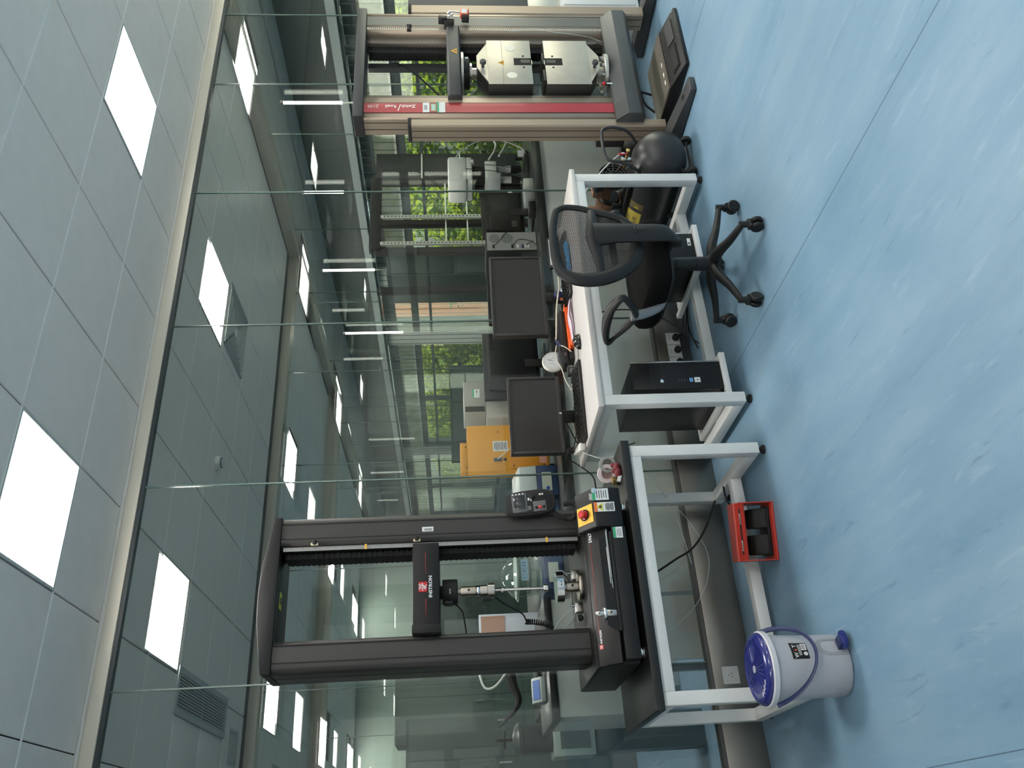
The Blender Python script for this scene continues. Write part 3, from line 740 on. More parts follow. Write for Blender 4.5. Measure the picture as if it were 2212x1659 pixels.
cs2 = plate('asset_sticker', (1.338, 3.6992, 1.648-.03), (1, 0, 0), (0, 0, 1), .022, .052, M_label, I, .001)
for i in range(9): plate('print', (1.336, 3.6983, 1.600+.004*i), (1, 0, 0), (0, 0, 1), .010, .0022, M_ink, cs2, .0005)

# spare coupling standing on the console
sp = thing('steel_coupling', 'small steel coupling with a stepped collar standing on the machine console', 'machine part', (.865, 3.50, .822))
cc = (.868, 3.512, 0)
MB().lathe([(0, .822), (.0165, .822), (.0175, .826), (.0175, .862), (.0165, .865), (0, .865)][::-1], cc, n=24).build('sleeve', M_steel, sp)
MB().lathe([(0, .865), (.026, .865), (.028, .868), (.028, .876), (.026, .879), (0, .879)][::-1], cc, n=28).build('collar', M_chrome, sp)
MB().lathe([(0, .879), (.010, .879), (.011, .882), (.011, .908), (.008, .912), (0, .912)][::-1], cc, n=18).build('spigot', M_chrome, sp)
MB().lathe([(.0045, 0), (.0045, .001), (0, .001)], (.868, 3.4945, .846), (0, -1, 0), n=10).build('pin_hole', M_blackm, sp)
MB().lathe([(.003, 0), (.003, .001), (0, .001)], (.868, 3.501, .897), (0, -1, 0), n=10).build('pin_hole', M_blackm, sp)
pr = thing('papers', 'few folded white papers lying in the console tray of the black machine', 'papers', (1.08, 3.49, .82))
for i, (xx, zz, rz, L) in enumerate(((1.10, .823, .02, .26), (1.12, .827, -.03, .20), (1.07, .830, .05, .16))):
    R = Matrix.Rotation(rz, 3, 'Z') @ Matrix.Rotation(-.35, 3, 'X')
    B(xx-L/2, xx+L/2, 3.488, 3.528, zz, zz+.0015, rot=R, piv=(xx, 3.505, zz)).build('sheet', M_label, pr)

# handset on the right column
H = thing('handset', 'black handheld control pendant with screen and red button on the machine column', 'remote control', (1.43, 3.69, 1.10))
R = Matrix.Rotation(-.06, 3, 'Y') @ Matrix.Rotation(-.12, 3, 'X'); pv = (1.432, 3.67, 1.14)
out = []
for i in range(40):
    th = 2*PI*i/40; cx_, cz_ = math.cos(th), math.sin(th)
    out.append((1.432+.062*math.copysign(abs(cx_)**.55, cx_), 1.138+.118*math.copysign(abs(cz_)**.6, cz_)))
MB().prism(out, 3.648, 3.685, 'Y', .006, rot=R, piv=pv).build('housing', M_blackm, H)
fp = MB().prism([(1.432+(x-1.432)*.86, 1.142+(z-1.138)*.86) for x, z in out], 3.644, 3.650, 'Y', .001, rot=R, piv=pv).build('faceplate', M_black, H)
MB().box(1.40, 1.468, 3.6415, 3.6445, 1.160, 1.215, .001, rot=R, piv=pv).build('screen', mat('dark_lcd', (.03, .035, .04), .15), H)
MB().box(1.388, 1.480, 3.6425, 3.6442, 1.152, 1.222, .001, rot=R, piv=pv).build('screen_bezel', mat('grey_plastic', (.11, .11, .11), .5), H)
for i in range(4):
    MB().lathe([(.0055, 0), (.0055, .003), (.004, .005), (0, .005)], R @ (Vector((1.474, 3.641, 1.214-.0155*i))-Vector(pv))+Vector(pv), R @ Vector((0, -1, 0)), n=12).build('round_button', M_chrome, H)
def hb(x, z, r, m, nm, h=.005):
    MB().lathe([(r, 0), (r, h*.6), (r*.7, h), (0, h)], R @ (Vector((x, 3.643, z))-Vector(pv))+Vector(pv), R @ Vector((0, -1, 0)), n=14).build(nm, m, H)
MB().box(1.382, 1.432, 3.6425, 3.6442, 1.065, 1.125, .001, rot=R, piv=pv).build('key_panel', MATS['grey_plastic'], H)
hb(1.400, 1.111, .0075, M_blackm, 'key'); hb(1.400, 1.094, .0085, MATS['stop_red'], 'red_key'); hb(1.400, 1.076, .0075, M_blackm, 'key')
hb(1.458, 1.125, .013, M_blackm, 'jog_wheel', .010); hb(1.462, 1.088, .006, M_chrome, 'key'); hb(1.462, 1.076, .006, M_chrome, 'key')
MB().box(1.435, 1.452, 3.6425, 3.6442, 1.13, 1.134, rot=R, piv=pv).box(1.44, 1.452, 3.6425, 3.6442, 1.139, 1.147, rot=R, piv=pv).build('print', M_wink, H)
MB().box(1.392, 1.412, 3.641, 3.6442, 1.135, 1.150, rot=R, piv=pv).build('key', MATS['grey_plastic'], H)
B(1.372, 1.415, 3.66, 3.705, 1.085, 1.20, .003).build('holder', M_blackm, H)
coil([(1.395, 3.665, 1.045), (1.372, 3.66, 1.02), (1.35, 3.655, .985), (1.345, 3.64, .945), (1.385, 3.62, .925), (1.41, 3.62, .945), (1.41, 3.63, .985)], .0095, 42, .0035).build('coiled_cord', M_blackm, H)

# small things on the black table, right of the machine
tr = thing('tape_roll', 'roll of white tape standing on edge on the black table beside the machine', 'tape roll', (1.60, 3.72, .705))
mb = MB().lathe([(.030, -.012), (.045, -.012), (.045, .012), (.030, .012), (.030, -.012)], (1.59, 3.71, .751), (-.35, -.93, 0.05), n=36)
mb.build('tape', mat('white_tape', (.70, .63, .62), .5), tr)
MB().lathe([(.026, -.012), (.030, -.0118), (.030, .0118), (.026, .012), (.026, -.012)], (1.59, 3.71, .751), (-.35, -.93, 0.05), n=32).build('core', mat('pink_core', (.65, .45, .42), .6), tr)
tr2 = thing('tape_roll', 'clear tape roll just behind the white one on the black table', 'tape roll', (1.63, 3.72, .705))
MB().lathe([(.026, -.010), (.040, -.010), (.040, .010), (.026, .010), (.026, -.010)], (1.630, 3.69, .746), (-.35, -.93, 0.05), n=32).build('tape', mat('clear_tape', (.33, .34, .31), .25), tr2)
bxg = thing('brass_block', 'small gold and black block beside the tape roll', 'block', (1.53, 3.66, .705))
Rb = Matrix.Rotation(.7, 3, 'Z')
MB().box(1.505, 1.545, 3.63, 3.66, .7055, .722, .001, rot=Rb, piv=(1.525, 3.645, .71)).build('base', M_blackm, bxg)
MB().box(1.507, 1.543, 3.632, 3.658, .722, .742, .001, rot=Rb, piv=(1.525, 3.645, .71)).build('cap', M_brass, bxg)
M_mar = mat('maroon_cloth', (.16, .015, .02), .6)
for i, (x, y, lab) in enumerate(((1.575, 3.60, 'dark red knob-shaped bundle beside the tape roll, the further of two'), (1.54, 3.585, 'dark red bundle with a white tag beside the machine, the nearer of two'))):
    g = thing('red_bundle', lab, 'bundle', (x, y, .705))
    MB().ball((x, y, .722), .022, .018, .017).ball((x+.012, y+.006, .738), .012).build('ball_part', M_mar, g)
    if i: B(x-.045, x-.015, y-.006, y+.006, .712, .728, rot=Matrix.Rotation(.3, 3, 'Y'), piv=(x-.03, y, .72)).build('tag', M_label, g)
# ================================================================ DESK THINGS
DT = .782
M_mon = mat('monitor_plastic', (.018, .017, .016), .45)
def monitor(label, xc, y, z0, z1, wd, logo=False):
    t = thing('monitor', label, 'monitor', (xc, y, DT))
    x0, x1 = xc-wd/2, xc+wd/2; e = .014
    B(x0, x1, y, y+.035, z0, z1, .003).build('housing', M_mon, t)
    mb = MB().box(x0, x1, y-.008, y, z1-e, z1, .001).box(x0, x1, y-.008, y, z0, z0+e+.008, .001).box(x0, x0+e, y-.008, y, z0+e+.008, z1-e, .001).box(x1-e, x1, y-.008, y, z0+e+.008, z1-e, .001)
    mb.build('bezel', M_mon, t)
    B(x0+e, x1-e, y-.002, y+.001, z0+e+.008, z1-e).build('screen', M_screen, t)
    MB().prism([(y+.035, z0+.02), (y+.035, z1-.03), (y+.07, z1-.09), (y+.07, z0+.06)], xc-wd*.3, xc+wd*.3, 'X', .004).build('rear_cover', M_mon, t)
    B(xc-.035, xc+.035, y+.02, y+.05, DT+.018, z0+.08, .006).build('stand_neck', M_black2, t)
    MB().lathe([(0, 0), (.105, 0), (.105, .006), (.085, .014), (0, .018)], (xc, y+.045, DT+.0005), n=36, sx=1, sy=.85).build('stand_base', M_black2, t)
    if logo: MB().lathe([(.0075, 0), (.0075, .002), (.004, .0022), (0, .0022)], (xc, y-.008, z0+.0115), (0, -1, 0), n=20).build('round_badge', M_chrome, t)
    for i in range(4): B(x0+.03+.016*i, x0+.035+.016*i, y-.0092, y-.008, z0+.008, z0+.012).build('bezel_button', MATS['grey_plastic'], t)
    return t
monitor('dark monitor nearest the black testing machine, silver round badge below the screen', 2.140, 4.13, .876, 1.176, .480, True)
monitor('larger dark monitor behind the office chair', 2.972, 4.15, .903, 1.237, .585)
def keyboard(label, xc, yc, rz, L=.45):
    t = thing('keyboard', label, 'keyboard', (xc, yc, DT)); R = Matrix.Rotation(rz, 3, 'Z') @ Matrix.Rotation(.10, 3, 'X'); p = (xc, yc, DT+.012)
    z = DT+.009
    MB().box(xc-L/2, xc+L/2, yc-.078, yc+.078, z, z+.016, .005, rot=R, piv=p).build('case', M_black2, t)
    ks = None
    kb = []
    for r in range(6):
        yy = yc-.060+.023*r
        n = 17 if r else 12
        for c in range(n):
            xx = xc-L/2+.014+(L-.028)*(c+.5)/n; hw = (L-.028)/n/2-.0016
            if r == 0 and 3 < c < 7: hw += .0016
            kb.append((xx, yy, hw))
    mb = MB()
    for xx, yy, hw in kb: mb.prism([(xx-hw, z+.016), (xx+hw, z+.016), (xx+hw-.002, z+.0225), (xx-hw+.002, z+.0225)], yy-.009, yy+.009, 'Y', rot=R, piv=p)
    k_ = mb.build('keys', M_black2, t); k_['kind'] = 'stuff'
    MB().box(xc-L/2+.05, xc-L/2+.056, yc+.058, yc+.060, z+.0165, z+.018, rot=R, piv=p).build('indicator', M_wink, t)
    return t
keyboard('black keyboard in front of the smaller monitor', 2.125, 3.98, -.10, .46)
keyboard('black keyboard in front of the larger monitor, partly behind the chair back', 3.02, 3.955, -.02)
ms = thing('mouse', 'black wired mouse on the desk between the two keyboards', 'mouse', (2.44, 3.83, DT))
mb = MB().ball((2.43, 3.835, DT+.003), .054, .032, .036, 24, 14, rot=Matrix.Rotation(.25, 3, 'Z'))
for v in mb.bm.verts: v.co.z = max(v.co.z, DT+.0006)
mb.build('shell', mat('glossy_black', (.012, .012, .012), .15), ms)
MB().tube([(2.42, 3.88, DT+.008), (2.38, 3.93, DT+.004), (2.36, 4.02, DT+.004), (2.33, 4.10, DT+.004)], .0017, 6).build('cord', M_black2, ms)
MB().cyl((2.452, 3.802, DT+.030), (2.452, 3.802, DT+.041), .004).build('wheel', MATS['grey_plastic'], ms)
fo = thing('orange_folder', 'bright orange flat box under the black case on the desk', 'folder', (2.66, 4.10, DT))
R = Matrix.Rotation(.05, 3, 'Z')
MB().box(2.52, 2.83, 4.02, 4.17, DT+.0005, DT+.022, .002, rot=R, piv=(2.66, 4.1, DT)).build('lower_shell', mat('orange_plastic', (.85, .14, .03), .4), fo)
MB().box(2.50, 2.84, 4.03, 4.18, DT+.023, DT+.030, .002, rot=R, piv=(2.66, 4.1, DT)).build('lid', MATS['orange_plastic'], fo)
B(2.455, 2.518, 4.05, 4.13, DT+.0005, DT+.03, .002).build('end_flap', M_black2, fo)
cs_ = thing('black_case', 'black soft case lying on the orange folder', 'case', (2.6, 4.12, DT+.03))
MB().prism([(2.43, DT+.032), (2.47, DT+.0305), (2.79, DT+.0305), (2.80, DT+.060), (2.77, DT+.082), (2.50, DT+.084), (2.43, DT+.062)], 4.06, 4.17, 'Y', .008).build('body', M_black2, cs_)
plate('tag', (2.49, 4.0585, DT+.052), (1, 0, 0), (0, 0, 1), .022, .008, MATS['grey_plastic'], cs_, .002)
pk = thing('pink_sheets', 'pale pink folded sheets on the desk in front of the orange folder', 'cloth', (2.66, 4.0, DT))
for i, (dx, rz, m_) in enumerate(((0, -.10, 1), (.02, .06, 1), (-.02, -.22, 1))):
    Rr = Matrix.Rotation(rz, 3, 'Z')
    vs = MB().tube([(2.56+dx, 3.99, DT+.004+.005*i), (2.64+dx, 3.975, DT+.006+.006*i), (2.72+dx, 3.985, DT+.010+.007*i), (2.80+dx, 3.97, DT+.004+.005*i)], .035, 10, flat=.07, side=(0, 0, 1))
    vs.build('sheet', mat('pale_pink', (.72, .60, .68), .7), pk)
gd = thing('dial_gauge', 'round white thermometer dial standing between the monitors', 'gauge', (2.53, 4.2, .84))
MB().lathe([(0, 0), (.062, 0), (.066, .006), (.066, .020), (.060, .026), (.057, .022), (0, .022)], (2.53, 4.225, .885), (0, -1, .12), n=44).build('case', mat('ivory_plastic', (.75, .74, .68), .4), gd)
fn = Vector((0, -1, .12)).normalized(); fu = Vector((0, .12, 1)).normalized(); fc = Vector((2.53, 4.225, .885))+fn*.0225
MB().lathe([(0, 0), (.056, 0), (.056, .0008), (0, .0008)], fc, fn, n=40).build('dial', mat('dial_paper', (.60, .62, .62), .5), gd)
mb = MB()
for i in range(30):
    th = PI*(1.25-1.5*i/29); a_ = fc+fn*.001+(Vector((math.cos(th), 0, 0))+fu*math.sin(th))*.047; b_ = fc+fn*.001+(Vector((math.cos(th), 0, 0))+fu*math.sin(th))*(.052 if i % 5 else .043)
    mb.tube([a_, b_], .0006, 4, sub=1)
for s_ in (-1, 1): mb.tube([fc+fn*.001+Vector((s_*.008, 0, 0))+fu*.028, fc+fn*.001+Vector((s_*.026, 0, 0))+fu*-.012, ], .0008, 4, sub=1)
mk = mb.build('dial_marks', M_ink, gd); mk['kind'] = 'stuff'
MB().tube([fc+fn*.003, fc+fn*.003+fu*.035+Vector((.015, 0, 0))], .001, 4, sub=1).build('needle', M_ink, gd)
B(2.51, 2.55, 4.215, 4.24, DT+.0005, .822, .003).build('foot', MATS['ivory_plastic'], gd)
# power strip at the back-left corner with plugs
ps = thing('power_strip', 'off-white power strip lying on the back left corner of the desk', 'power strip', (1.955, 4.05, DT))
R = Matrix.Rotation(1.25, 3, 'Z'); pp = (1.955, 4.05, DT+.02)
MB().box(1.955-.12, 1.955+.12, 4.05-.022, 4.05+.022, DT+.0006, DT+.036, .009, rot=R, piv=pp).build('body', MATS['ivory_plastic'], ps)
for i in range(3):
    c_ = R @ Vector((-.07+.06*i, 0, 0))+Vector((1.955, 4.05, DT+.036)); MB().lathe([(.017, 0), (.017, .0012), (0, .0012)], c_, (0, 0, 1), n=18).build('socket_ring', M_white, ps)
ps.location = (1.918, 4.125, DT)
plg = thing('plug', 'black plug in the power strip at the desk corner', 'plug', (1.92, 4.13, DT+.036))
MB().box(1.925, 1.955, 4.17, 4.205, DT+.038, DT+.075, .006).build('body', M_blackm, plg)
MB().tube([(1.945, 4.20, DT+.06), (1.93, 4.265, .855), (1.90, 4.28, .80), (1.82, 4.27, .72), (1.72, 4.22, .716), (1.60, 4.16, .714), (1.50, 4.24, .716)], .0045, 8).build('cable', M_blackm, plg)
for i, (pts, lab) in enumerate((([(2.16, 4.18, .80), (2.05, 4.22, .795), (1.93, 4.16, .83), (1.90, 4.02, .825)], 'black monitor cable curling to the power strip'),
     ([(2.15, 4.19, .86), (2.03, 4.235, .80), (1.99, 4.22, .786), (1.97, 4.275, .74), (1.98, 4.29, .60), (2.02, 4.28, .45)], 'black cable dropping behind the desk beside the monitor'))):
    tag(MB().tube(pts, .0035, 7).build('cable', M_blackm), lab, 'cable')
tag(MB().tube([(1.93, 4.10, .822), (1.86, 4.05, .79), (1.80, 4.02, .68), (1.76, 4.03, .55), (1.70, 4.10, .42), (1.55, 4.22, .30), (1.30, 4.28, .24)], .0022, 6).build('thin_tube', M_hose), 'thin translucent tube hanging from the desk corner down behind the machine table', 'tube')
tag(MB().tube([(3.18, 4.06, .835), (3.05, 4.03, .833), (2.92, 3.995, .84), (2.86, 3.99, .852), (2.76, 4.01, .868), (2.62, 4.035, .878), (2.57, 4.04, .885)], .0045, 8).build('thin_tube', mat('ivory_tube', (.55, .52, .42), .4)), 'ivory plastic tube running along the desk over the black case', 'tube')
tf = thing('tube_fitting', 'dark blue Y-shaped push fitting joining ivory tubes above the orange folder', 'tube fitting', (2.58, 4.03, .88))
M_navy = mat('navy_plastic', (.02, .03, .10), .35)
MB().cyl((2.57, 4.035, .885), (2.545, 4.03, .872), .008).cyl((2.545, 4.03, .872), (2.53, 4.03, .885), .006).cyl((2.545, 4.03, .872), (2.53, 4.03, .858), .006).build('body', M_navy, tf)
MB().tube([(2.53, 4.03, .885), (2.49, 4.045, .893), (2.44, 4.05, .888), (2.38, 4.03, .87), (2.28, 3.99, .86), (2.20, 3.97, .835)], .003, 7).build('branch_tube', MATS['ivory_tube'], tf)
MB().tube([(2.53, 4.03, .858), (2.50, 4.0, .84), (2.46, 3.985, .81)], .003, 7).build('branch_tube', MATS['ivory_tube'], tf)
sd = thing('small_device', 'small black box with a grey oval display lying by the near keyboard', 'device', (2.36, 4.06, DT))
B(2.345, 2.405, 4.055, 4.075, DT+.0006, DT+.05, .003).build('body', M_black2, sd); MB().lathe([(.017, 0), (.017, .002), (0, .002)], (2.375, 4.055, DT+.028), (0, -1, 0), n=20, sx=1.2, sy=.7).build('display', MATS['grey_plastic'], sd)
B(2.30, 2.34, 4.05, 4.075, DT+.0006, DT+.035, .003).build('plug_body', M_black2, sd)
rg = thing('regulator', 'small chrome and clear air regulator behind the keyboard under the larger monitor', 'regulator', (2.90, 4.06, DT))
MB().lathe([(0, 0), (.018, 0), (.018, .02), (.022, .022), (.022, .045), (.015, .05), (0, .05)], (2.90, 4.07, DT+.0006), n=20).build('body', M_chrome, rg)
MB().lathe([(.0, 0), (.024, 0), (.024, .012), (.02, .014), (0, .014)], (2.90, 4.05, DT+.062), (0, -1, 0), n=24).build('gauge', M_navy, rg)
MB().lathe([(0, 0), (.018, 0), (.018, .03), (0, .032)], (2.85, 4.07, DT+.0006), n=20).build('bowl', M_clear, rg)
MB().lathe([(0, 0), (.012, 0), (.016, .03), (.008, .04), (0, .04)], (2.95, 4.07, DT+.0006), n=20).build('knob', M_chrome, rg)
gl = thing('blue_gloves', 'crumpled bright blue gloves on the desk behind the chair back', 'gloves', (3.06, 3.84, DT))
M_gl = mat('blue_rubber', (.02, .30, .62), .35)
mb = MB().ball((3.08, 3.84, DT+.017), .055, .030, .016).ball((3.00, 3.83, DT+.015), .045, .028, .014)
for i in range(5): mb.tube([(3.02-.012*i, 3.84, DT+.014), (2.97-.014*i, 3.825+.012*i, DT+.018), (2.93-.012*i, 3.815+.014*i, DT+.010)], [.010, .009, .006], 8)
for v in mb.bm.verts: v.co.z = max(v.co.z, DT+.0006)
mb.build('glove', M_gl, gl)
tb = thing('tablet', 'dark tilted frame standing at the far end of the desk behind the chair', 'tablet', (3.28, 4.12, DT))
R = Matrix.Rotation(-.35, 3, 'X')
MB().box(3.16, 3.40, 4.10, 4.125, DT+.012, DT+.088, .003, rot=R, piv=(3.28, 4.11, DT+.01)).build('frame', M_black2, tb)
MB().box(3.18, 3.38, 4.098, 4.101, DT+.026, DT+.076, .001, rot=R, piv=(3.28, 4.11, DT+.01)).build('screen', mat('pale_screen', (.35, .38, .38), .3), tb)
MB().box(3.24, 3.32, 4.11, 4.19, DT+.0006, DT+.013, .003).build('foot', M_black2, tb)

# ================================================================ COMPUTER TOWERS
def tower(label, x0, x1, y0, y1, z0, z1, full=True):
    t = thing('computer_tower', label, 'computer', ((x0+x1)/2, (y0+y1)/2, z0))
    B(x0, x1, y0+.02, y1, z0, z1, .003).build('case', mat('tower_black', (.012, .014, .015), .4), t)
    B(x0-.002, x1+.002, y0, y0+.02, z0, z1+.002, .004).build('front_bezel', M_black2, t)
    h = z1-z0
    if full:
        B(x1-.004, x1+.004, y0-.004, y0+.018, z0, z1+.003, .001).build('silver_edge', M_steel, t)
        for zz in (z1-.095, z1-.15): B(x0+.004, x1-.008, y0-.001, y0+.002, zz-.001, zz+.001).build('bay_line', M_dark, t)
        MB().lathe([(.010, 0), (.010, .002), (.005, .003), (0, .003)], (x0+.045, y0, z1-.145), (0, -1, 0), n=20).build('round_badge', M_chrome, t)
        for i in range(4): B(x0+.042, x0+.054, y0-.001, y0+.001, z1-.235-.014*i, z1-.232-.014*i).build('usb_port', MATS['grey_plastic'], t)
        plate('blue_sticker', (x0+.048, y0-.001, z1-.296), (1, 0, 0), (0, 0, 1), .022, .018, mat('sticker_blue', (.12, .35, .65), .5), t)
        plate('white_sticker', (x0+.048, y0-.001, z1-.328), (1, 0, 0), (0, 0, 1), .028, .030, M_label, t)
        MB().prism([(x0+.043, z1-.332), (x0+.053, z1-.332), (x0+.048, z1-.323)], y0-.0024, y0-.0016, 'Y').build('sticker_mark', M_ink, t)
        MB().lathe([(.055, 0), (.055, .001), (0, .001)], (x0+.09, y0+.12, z1-.0002), (0, 0, 1), n=30, sx=1, sy=1.3).build('top_emboss', M_black, t)
    else:
        plate('label', (x1-.06, y0-.0012, z0+.045), (1, 0, 0), (0, 0, 1), .05, .018, M_label, t)
        plate('print', (x1-.07, y0-.0022, z0+.045), (1, 0, 0), (0, 0, 1), .014, .009, M_ink, t)
    return t
tower('tall black computer tower with silver edge and white sticker, on the shelf under the desk', 2.0, 2.155, 3.615, 4.10, .0985, .575)
tower('low black computer on the shelf under the desk, behind the office chair', 2.83, 3.0, 3.62, 4.05, .0985, .34, False)

# sockets on the baseboard
def socket(x, z, s, label, plug=True, group=None):
    t = thing('wall_socket', label, 'power socket', (x, 4.345, z), group)
    B(x-s, x+s, 4.337, 4.3448, z-s, z+s, .002).build('plate', M_white, t)
    B(x-s*.68, x+s*.68, 4.3355, 4.3375, z-s*.68, z+s*.68, .001).build('insert', M_white, t)
    if not plug:
        for (dx, dz, a_) in ((0, .010, 0), (-.009, -.006, .5), (.009, -.006, -.5)):
            MB().box(x+dx-.0012, x+dx+.0012, 4.3350, 4.3358, z+dz-.005, z+dz+.005, rot=Matrix.Rotation(a_, 3, 'Y'), piv=(x+dx, 4.335, z+dz)).build('slot', M_ink, t)
    else:
        for dx in (-.008, .008): MB().box(x+dx-.0015, x+dx+.0015, 4.3350, 4.3358, z+.018, z+.025).build('slot', M_ink, t)
    return t
socket(.735, .118, .043, 'single white wall socket on the steel baseboard under the machine table', False)
for i in range(4):
    x = 2.757-.089*i
    socket(x, .108-.005, .043, ['white socket on the baseboard, furthest right of the row of four', 'second white baseboard socket from the right, with black plug',
        'third white baseboard socket from the right, with black plug', 'white baseboard socket partly hidden by the computer tower'][i], True, 'row of baseboard sockets')
    p_ = thing('plug', ['black round plug in the rightmost baseboard socket', 'black round plug in the second baseboard socket', 'black round plug in the third baseboard socket', 'black plug right beside the computer tower'][i], 'plug', (x, 4.33, .09), 'plugs in the baseboard sockets')
    MB().lathe([(0, 0), (.020, 0), (.022, .006), (.021, .024), (.016, .030), (0, .031)], (x, 4.3345, .088), (0, -1, 0), n=24).build('body', M_blackm, p_)
    if i < 3: MB().tube([(x+.004, 4.318, .070), (x+.03, 4.30, .045), (x+.12, 4.27, .03), (x+.24+.05*i, 4.22, .012), (x+.42, 4.18, .006), (x+.55, 4.25, .03)], .0042, 7).build('cord', M_blackm, p_)
    else: MB().tube([(x, 4.318, .074), (x-.01, 4.29, .05), (x-.04, 4.26, .012)], .0042, 7).build('cord', M_blackm, p_)
tag(MB().tube([(2.92, 4.29, .62), (2.93, 4.26, .40), (2.86, 4.24, .20), (2.70, 4.18, .08), (2.60, 4.15, .01)], .0042, 7).build('cable', M_blackm), 'black cable hanging below the desk behind the chair seat', 'cable')
tag(MB().tube([(3.35, 4.2, .012), (3.15, 4.15, .008), (3.05, 4.25, .05), (2.95, 4.22, .02), (2.8, 4.28, .01), (2.6, 4.2, .006)], .004, 7).build('cable', M_blackm), 'loose black cable on the floor by the baseboard under the desk', 'cable')
tag(MB().tube([(1.36, 3.79, .07), (1.43, 3.86, .105), (1.53, 3.92, .112), (1.62, 4.0, .085), (1.66, 4.10, .06), (1.60, 4.17, .09), (1.456, 4.2, .163), (1.357, 4.2, .247), (1.303, 4.2, .343), (1.248, 4.205, .44), (1.19, 4.21, .56), (1.15, 4.215, .66)], .0055, 8).build('pedal_cable', M_blackm), 'thick black cable running from the red foot pedal over the table stretcher', 'cable')
tag(MB().tube([(1.702, 4.26, .417), (1.644, 4.26, .327), (1.587, 4.26, .259), (1.465, 4.26, .189), (1.335, 4.26, .148), (1.21, 4.26, .175), (1.091, 4.26, .245), (1.0, 4.26, .345), (.93, 4.26, .46), (.90, 4.26, .62)], .0016, 6).build('thin_cable', M_hose), 'thin pale cable looping down behind the black topped table', 'cable')

# ================================================================ RED FOOT PEDAL
pdm = thing('foot_pedal', 'red metal foot pedal guard with two black pedals, on the floor at the machine table', 'foot pedal', (1.26, 3.70, 0))
R = Matrix.Rotation(-.27, 3, 'Z'); pv = (1.262, 3.70, 0)
x0, x1, y0, y1 = 1.13, 1.40, 3.645, 3.79
def rb(*a_, **k_): return MB().box(*a_, rot=R, piv=pv, **k_)
rb(x0, x1, y0, y1, .001, .012, bev=.002).build('base_plate', M_red, pdm)
rb(x0, x0+.005, y0+.0, y1, .012, .165, bev=.001).build('side_plate', M_red, pdm)
rb(x1-.005, x1, y0+.0, y1, .012, .165, bev=.001).build('side_plate', M_red, pdm)
MB().prism([(y0+.045, .165), (y0+.045, .160), (y1, .160), (y1, .13), (y1+.004, .13), (y1+.002, .17), (y1-.01, .178), (y0+.055, .178)], x0, x1, 'X', rot=R, piv=pv).build('hood', M_red, pdm)
MB().prism([(y0+.0, .150), (y0+.05, .172), (y0+.05, .163), (y0+.004, .142)], x0, x1, 'X', rot=R, piv=pv).build('hood_lip', M_red, pdm)
rb(x0+.03, x1-.03, y0-.001, y0+.0018, .0, .0001).bm.free()
for i in range(2):
    xa = x0+.028+.122*i
    MB().prism([(y0+.02, .03), (y0+.02, .045), (y0+.05, .085), (y1-.03, .11), (y1-.03, .03)], xa, xa+.092, 'X', .008, rot=R, piv=pv).build('pedal', M_blackm, pdm)
rb(x0+.02, x1-.02, y0+.03, y1-.01, .0125, .03, bev=.002).build('pedal_base', M_black2, pdm)
mb = MB().box(x0+.02, x1-.02, 3.602, 3.640, 0, .003, rot=None)
for v in mb.bm.verts:
    s_ = (v.co.y-3.602)/.038; zz = .1525+s_*.018; v.co = Vector((v.co.x, 3.604+s_*.040, zz+v.co.z)); v.co = R @ (v.co-Vector(pv))+Vector(pv)
mb.bm.free()
ez = Vector((0, .05, .022)).normalized()
def on_lip(u, v, w_, h_, m_, nm, par):
    c_ = Vector((x0+(x1-x0)*u, y0+.006+.04*v, .1535+.0176*v)); nn = Vector((0, -.40, .915)).normalized()
    c_ = R @ (c_+nn*.0012-Vector(pv))+Vector(pv); return plate(nm, c_, R @ Vector((1, 0, 0)), R @ ez, w_, h_, m_, par, .001)
on_lip(.5, .35, .21, .010, mat('dark_strip', (.03, .03, .03), .5), 'strip', pdm)
for u in (.26, .72):
    on_lip(u, .35, .05, .009, M_label, 'strip_label', pdm)
    for k_ in (-.04, 0, .04): on_lip(u+k_, .37, .008, .005, M_ink, 'strip_mark', pdm)

# ================================================================ WASTE BIN
bn = thing('waste_bin', 'grey-white round pedal bin with dark blue lid and handle, in front of the machine table', 'waste bin', (.578, 3.30, 0))
cx_, cy_ = .578, 3.315
M_bin = mat('bin_plastic', (.42, .43, .47), .38); M_blue = mat('navy_lid', (.018, .025, .17), .22, coat=.3)
bin_r = lambda z: .108+.024*z/.31
mb = MB().lathe([(.098, .004), (.112, .004), (.116, .02), (.118, .16), (.124, .26), (.128, .312), (.120, .312)], (cx_, cy_, 0), n=56)
mb.build('bucket', M_bin, bn)
MB().lathe([(.127, .300), (.141, .300), (.142, .318), (.136, .322), (.120, .322)], (cx_, cy_, 0), n=56).build('rim', mat('bin_rim', (.62, .63, .66), .35), bn)
lid = [(.136, .3225), (.1345, .330), (.124, .342), (.112, .346), (.108, .342), (.030, .3455), (.0, .346)]
MB().lathe(lid, (cx_, cy_, 0), n=56).build('lid', M_blue, bn)
mb = MB()
for i in range(28):
    a_ = 2*PI*i/28
    mb.tube([(cx_+.03*math.cos(a_), cy_+.03*math.sin(a_), .3458), (cx_+.09*math.cos(a_), cy_+.10*math.sin(a_), .3432)], .0016, 5, sub=1)
rbs = mb.build('lid_ribs', M_blue, bn); rbs['kind'] = 'stuff'
MB().lathe([(0, 0), (.014, 0), (.014, .002), (0, .003)], (cx_, cy_, .3458), n=24).build('lid_button', M_bin, bn)
for i in range(4):
    a_ = PI*(1.12+.06*i); c_ = Vector((cx_+.108*math.cos(a_), cy_+.108*math.sin(a_), .3445)); MB().ball(c_, .010, .005, .003).build('lid_tab', M_bin, bn)
